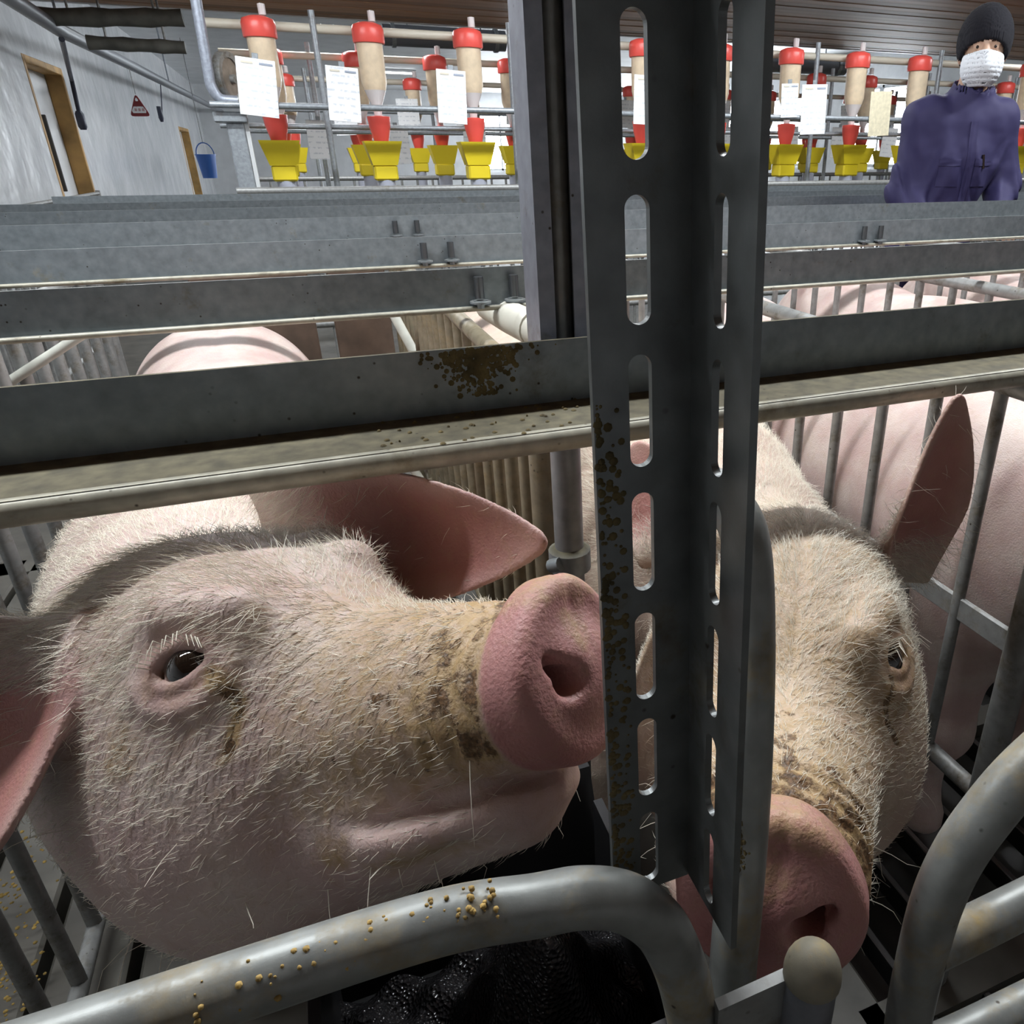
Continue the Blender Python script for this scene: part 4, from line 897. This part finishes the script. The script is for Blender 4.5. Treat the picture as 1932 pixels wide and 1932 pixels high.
for k in range(0, 16): copy_tree(d0, .1+k*PITCH_X, 3.2, DL % (ORD[k], 'rearmost'), g3)
# feed pipes and support rails
M_fp = plain('beige_feed_pipe', (.66, .62, .52), .4); M_rail = dirty('grey_rail', (.32, .35, .38), amount=.1, metal=.4)
for (y, z, r, mt, nm, lab) in [(5.318, 1.865, .024, M_fp, 'feed_pipe', 'beige feed pipe running through the red lids of the first row'), (6.668, 1.865, .024, M_fp, 'feed_pipe', 'beige feed pipe running through the red lids of the second row'), (8.518, 1.865, .024, M_fp, 'feed_pipe', 'beige feed pipe running through the red lids of the third row'),
        (4.921, 1.455, .016, M_rail, 'support_rail', 'grey support rail behind the white cards'), (5.34, 1.372, .014, M_rail, 'support_rail', 'thin grey rail at the red valves of the first row'), (6.42, 1.375, .014, M_rail, 'support_rail', 'grey rail behind the small cards of the second row'), (8.272, 1.60, .018, M_rail, 'support_rail', 'grey rail across the third row of dispensers')]:
    o = MB().tube([(-.34, y, z), (9.2, y, z)], r, 12).build(nm, mt); tag(o, lab, 'pipe' if nm == 'feed_pipe' else 'rail')
# uprights and barred fronts of the stalls under the dispensers
up = MB().tube([(0, 0, 0), (0, 0, 1.95)], .018, 10).mesh('upright'); up.materials.append(M_rail)
for yy, lab in ((5.30, 'grey upright between dispensers of the first row'), (6.68, 'grey upright between dispensers of the second row'), (8.5, 'grey upright between dispensers of the third row')):
    for k in range(0, 14, 2):
        o = bpy.data.objects.new('upright', up); col.objects.link(o); o.location = (.235+k*PITCH_X, yy, 0); tag(o, lab.replace('grey upright', 'grey upright, %s from the steel column,' % ORD[k//2]), 'upright', lab.replace('grey upright', 'uprights'))
fp = MB()
for yy, nx, lab in ((4.95, 60, 'grey barred stall front below the first dispensers'), (7.9, 60, 'grey barred stall front below the third dispensers')):
    t = empty('stall_front', (3, yy, .9), lab, 'stall front', 'barred stall fronts')
    MB().tube([(-.3, yy, 1.04), (8.2, yy, 1.04)], .02, 10).build('top_rail', M_bar_far, t); MB().tube([(-.3, yy, .3), (8.2, yy, .3)], .02, 10).build('bottom_rail', M_bar_far, t)
    bm_ = MB().tube([(0, 0, .0), (0, 0, 1.04)], .011, 8, cap=False).mesh('bar'); bm_.materials.append(M_bar_far)
    for k in range(nx):
        o = bpy.data.objects.new('bar', bm_); col.objects.link(o); o.parent = t; o.location = (-.2+k*.14-3, 0, -.9)
# record cards
M_card, N, L, B = newmat('record_card'); tc = N.new('ShaderNodeTexCoord'); sx = N.new('ShaderNodeSeparateXYZ'); L.new(tc.outputs['Object'], sx.inputs[0])
wv = nd(N, 'ShaderNodeTexWave', Scale=9., wave_type='BANDS', bands_direction='Z'); L.new(tc.outputs['Object'], wv.inputs['Vector']); nn2 = nd(N, 'ShaderNodeTexNoise', Scale=38.); L.new(tc.outputs['Object'], nn2.inputs['Vector'])
r1 = ramp(N, L, wv.outputs[0], [(.72, (0, 0, 0)), (.86, (1, 1, 1))]).outputs[0]; r2 = ramp(N, L, nn2.outputs[0], [(.46, (0, 0, 0)), (.54, (.6, .6, .6))]).outputs[0]
L.new(mix(N, L, mix(N, L, 1., r1, r2, 'MULTIPLY'), (.86, .88, .90), (.50, .54, .60)), B.inputs['Base Color']); B.inputs['Roughness'].default_value = .35
M_card2 = plain('beige_card', (.66, .60, .44), .6, noise=.12, scale=40.); M_head = plain('card_print', (.30, .34, .42), .6)
def card(x, y, z, w, h, lab, grp, tilt=0., mat=None, header=True):
    R = np.array(Matrix.Rotation(tilt, 3, 'Y')); t = empty('record_card', (x, y, z-h/2), lab, 'card', grp)
    cm = MB().box((0, 0, 0), (w, .004, h), bev=.001).mesh('sheet'); cm.materials.append(mat or M_card); o = bpy.data.objects.new('sheet', cm); col.objects.link(o); o.parent = t; o.location = (0, 0, h/2); o.rotation_euler = (0, tilt, 0)
    if header:
        for hx, hw in ((w*.26, w*.34), (-w*.22, w*.3)):
            pm_ = MB().box((hx, -.0035, h*.42), (hw, .002, h*.035)).mesh('printed_line'); pm_.materials.append(M_head if hx > 0 else M_fp); po = bpy.data.objects.new('printed_line', pm_); col.objects.link(po); po.parent = o
    q = np.array((x, y, z))+R@np.array((0, .004, h*.5+.01)); MB().box(q, (.03, .008, .03), R=R, bev=.002).build('clip', M_rail, t)
gc = 'white record cards hung on the dispensers'
CL = 'white record card, %s along the front rail from the drive wheel'; ci = iter(ORD)
for x, z, w, h, tl in [(-.10, 1.535, .185, .265, .10), (.32, 1.515, .165, .262, .07), (.90, 1.517, .163, .268, .05), (2.10, 1.53, .17, .27, .03)]: card(x, 4.9, z, w, h, CL % next(ci), gc, tl)
for px, py, w, h in [(1490, 190, .13, .2), (1535, 207, .20, .30)]: q = onY(px, py, 4.9); card(q[0], q[1]+.003*(px == 1490), q[2], w, h, CL % next(ci), gc, -.04)
q = onY(1660, 215, 4.9); card(q[0], q[1], q[2], .18, .28, 'beige record card hanging among the white cards', None, -.05, M_card2, False)
gc2 = 'small white cards under the second row'; r_ = random.Random(12)
for k in range(0, 12):
    card(.22+k*.561+r_.uniform(-.05, .05), 6.4, 1.32+r_.uniform(-.03, .02), .17, .25, 'small white card, %s from the steel column, low at the middle dispenser row' % ORD[k], gc2, r_.uniform(-.08, .08), header=False)
for k in range(0, 14):
    card(.5+k*.561+r_.uniform(-.05, .05), 8.25, 1.62+r_.uniform(-.1, .05), .20, .26, 'white card, %s from the steel column, high at the rearmost dispenser row' % ORD[k], 'white cards at the third row', r_.uniform(-.1, .1), header=False)
# low grey fan or duct shapes seen between the tubes
for x, y, z, l_, lab in [(1.75, 9.6, 2.38, 1.3, 'dark grey duct under the board edge by the second lid'), (6.2, 9.6, 2.30, 1.5, 'dark grey duct under the board edge near the worker')]:
    t = empty('air_duct', (x, y, z), lab, 'duct'); MB().tube([(x-l_/2, y, z), (x+l_/2, y, z)], .10, 16).build('duct', plain('duct_grey', (.17, .18, .21), .4), t)
    for s in (-1, 1): MB().lathe([(.115, -.02), (.115, .02)], (x+s*l_*.42, y, z), 16, axis=(1, 0, 0)).build('band', M_rail, t)
    for s in (-1, 1): MB().tube([(x+s*l_*.3, y, z+.1), (x+s*l_*.3, y, 3.1)], .008, 6).build('hanger', M_rail, t)
# --- left side: column, bent pipe, wheel, overhead pipe, ducts, sign, bucket
t = empty('steel_column', (-.24, 5.0, 0), 'grey steel column at the end of the first dispenser row', 'column')
MB().box((-.245, 5.02, .71), (.085, .07, 1.42), bev=.006).build('column', M_rail, t); MB().box((-.19, 5.02, .70), (.02, .05, 1.40)).build('edge_strip', plain('light_strip', (.6, .62, .63), .4), t)
MB().box((-.26, 5.0, 1.40), (.16, .10, .05), bev=.005).build('head_plate', M_rail, t)
t = empty('bent_pipe', (-.33, 4.95, 1.45), 'grey pipe coming down and bending towards the cards', 'pipe')
MB().tube(bez([(-.305, 4.95, 2.44), (-.305, 4.95, 2.0), (-.318, 4.95, 1.62), (-.318, 4.95, 1.54), (-.29, 4.95, 1.485), (-.23, 4.95, 1.475), (-.175, 4.95, 1.475)], 8), .026, 16).build('pipe', dirty('bluish_pipe', (.30, .33, .39), amount=.05, metal=.4), t)
MB().lathe([(.032, -.015), (.032, .015)], (-.19, 4.95, 1.475), 16, axis=(1, 0, 0)).build('end_collar', M_bar, t)
t = empty('drive_wheel', (-.25, 5.05, 1.58), 'dark round drive wheel beside the first white card', 'wheel'); c0 = (-.235, 5.10, 1.585); ax = (.95, -.42, 0)
MB().lathe([(.10, -.02), (.128, -.02), (.128, .02), (.10, .02), (.10, -.02)], c0, 28, axis=ax, cap=False).build('rim', M_bar, t); MB().lathe([(.001, -.012), (.10, -.012), (.10, .012), (.001, .012)], c0, 28, axis=ax).build('disc', plain('wheel_face', (.26, .22, .18), .5, noise=.3, scale=20.), t); MB().lathe([(.022, -.035), (.022, .035)], c0, 14, axis=ax).build('hub', M_bar, t)
t = empty('overhead_pipe', (-1.6, 16, 2.2), 'long grey pipe under the roof beside the white wall', 'pipe'); pa, pb = onX(-40, -42, -1.6), onX(425, 214, -1.6)
MB().tube([pa, onX(115, 58, -1.6), onX(260, 130, -1.6), pb], .055, 12).build('pipe', plain('roof_pipe', (.22, .23, .25), .4, .3), t)
for px, py in ((115, 58), (210, 105), (320, 160)): q = onX(px, py, -1.6); MB().tube([q+np.array([0, 0, .03]), (q[0], q[1], 3.1 if q[1] > 9.3 else 2.47)], .012, 6).build('hanger', M_rail, t)
t = empty('downpipe', P(160, 245, 8.4), 'thin black downpipe against the white wall', 'pipe'); MB().tube([onX(112, 58, -1.6)-np.array([0, 0, .06]), P(135, 150, 8.5), P(152, 225, 8.6)], .022, 10).build('pipe', plain('black_pipe', (.03, .035, .06), .4), t); MB().lathe([(.03, 0), (.045, .03), (.045, .16), (.03, .19)], P(158, 245, 8.6), 12).build('nozzle', bpy.data.materials['black_pipe'], t)
t = empty('nozzle', P(306, 230, 11), 'small black nozzle hanging beyond the triangular sign', 'nozzle'); MB().lathe([(.02, 0), (.035, .05), (.03, .2)], P(306, 230, 11), 10).build('nozzle_body', bpy.data.materials['black_pipe'], t); MB().tube([P(306, 212, 11), P(303, 160, 11)], .008, 6).build('hose', bpy.data.materials['black_pipe'], t)
# triangular warning sign
S = 9.; cS = P(261, 200, S); rx, uz = _R, np.array([0, 0, 1.]); t = empty('warning_sign', cS, 'red bordered triangular warning sign hanging under the pipe', 'sign')
def tri(sc, off, name, mat, yo, flat=0.):
    pts = []; base = [(-.125, -.11), (.125, -.11), (0, .135)]
    for i in range(3):
        a, b_, c_ = np.array(base[i-1]), np.array(base[i]), np.array(base[(i+1) % 3]); u, v = (a-b_)/np.linalg.norm(a-b_), (c_-b_)/np.linalg.norm(c_-b_)
        for s in np.linspace(0, 1, 5): p = b_+.05*((1-s)**2*u+s*s*v); pts.append(p*sc+np.array(off))
    MB().prism([cS+rx*p[0]+uz*p[1]-_h*yo for p in pts], (0, 0, 0), -_h*.006).build(name, mat, t)
tri(1., (0, 0), 'border', plain('sign_red', (.20, .015, .02), .4), 0.); 
MB().prism([cS+rx*a+uz*b_-_h*.007 for a, b_ in ((-.075, -.075), (.078, -.075), (.085, -.05), (.055, -.005), (-.055, -.005), (-.085, -.05))], (0, 0, 0), -_h*.003).build('white_panel', M_card, t)
MB().prism([cS+rx*a+uz*b_-_h*.007 for a, b_ in ((-.012, .05), (.014, .05), (.018, .066), (0, .088), (-.016, .066))], (0, 0, 0), -_h*.003).build('white_dot', M_card, t)
for k in range(3): MB().prism([cS+rx*(a+(-.05+.045*k))+uz*b_-_h*.0105 for a, b_ in ((0, -.055), (.028, -.055), (.028, -.025), (0, -.025))], (0, 0, 0), -_h*.001).build('printed_mark', plain('sign_mark', (.5, .3, .32), .5) if 'sign_mark' not in bpy.data.materials else bpy.data.materials['sign_mark'], t)
MB().tube([cS+uz*.12, cS+uz*.40], .004, 6).build('cord', M_bar, t)
# blue bucket
q = P(397, 336, 14.); t = empty('bucket', q, 'blue bucket hanging near the second doorway', 'bucket'); M_blue = plain('blue_plastic', (.04, .13, .42), .4)
MB().lathe([(.12, 0), (.165, .38), (.175, .38), (.175, .40), (.155, .40), (.11, .02), (.001, .02)], q, 20).build('pail', M_blue, t); a = np.linspace(0, PI, 12); MB().tube([q+_R*.165*math.cos(s)+np.array([0, 0, .39+.20*math.sin(s)]) for s in a], .010, 6).build('handle', M_blue, t); MB().tube([q+np.array([0, 0, .58]), (q[0], q[1], 3.1)], .006, 6).build('rope', M_bar, t)
# ducts under the roof at the left
for (xa, ya, xb, yb, r, lab) in [(75, 32, 345, 34, .065, 'dark duct with tarpaulin lump under the roof by the wall'), (165, 80, 350, 90, .05, 'slim dark duct below the larger roof duct')]:
    a, b_ = onY(xa, ya, 8.3), onY(xb, yb, 8.3); t = empty('roof_duct', (a+b_)/2, lab, 'duct'); n_ = 9; pts = [a+(b_-a)*s for s in np.linspace(0, 1, n_)]
    MB().tube(pts, [r*(1+.10*math.sin(2.1*i+r*30)) for i in range(n_)], 14).build('duct', plain('dark_duct', (.085, .085, .075), .6, noise=.4, scale=8.) if 'dark_duct' not in bpy.data.materials else bpy.data.materials['dark_duct'], t)
    for s in (.2, .8): q = a+(b_-a)*s; MB().tube([q, (q[0], q[1], 2.46)], .010, 6).build('strap', M_bar, t)
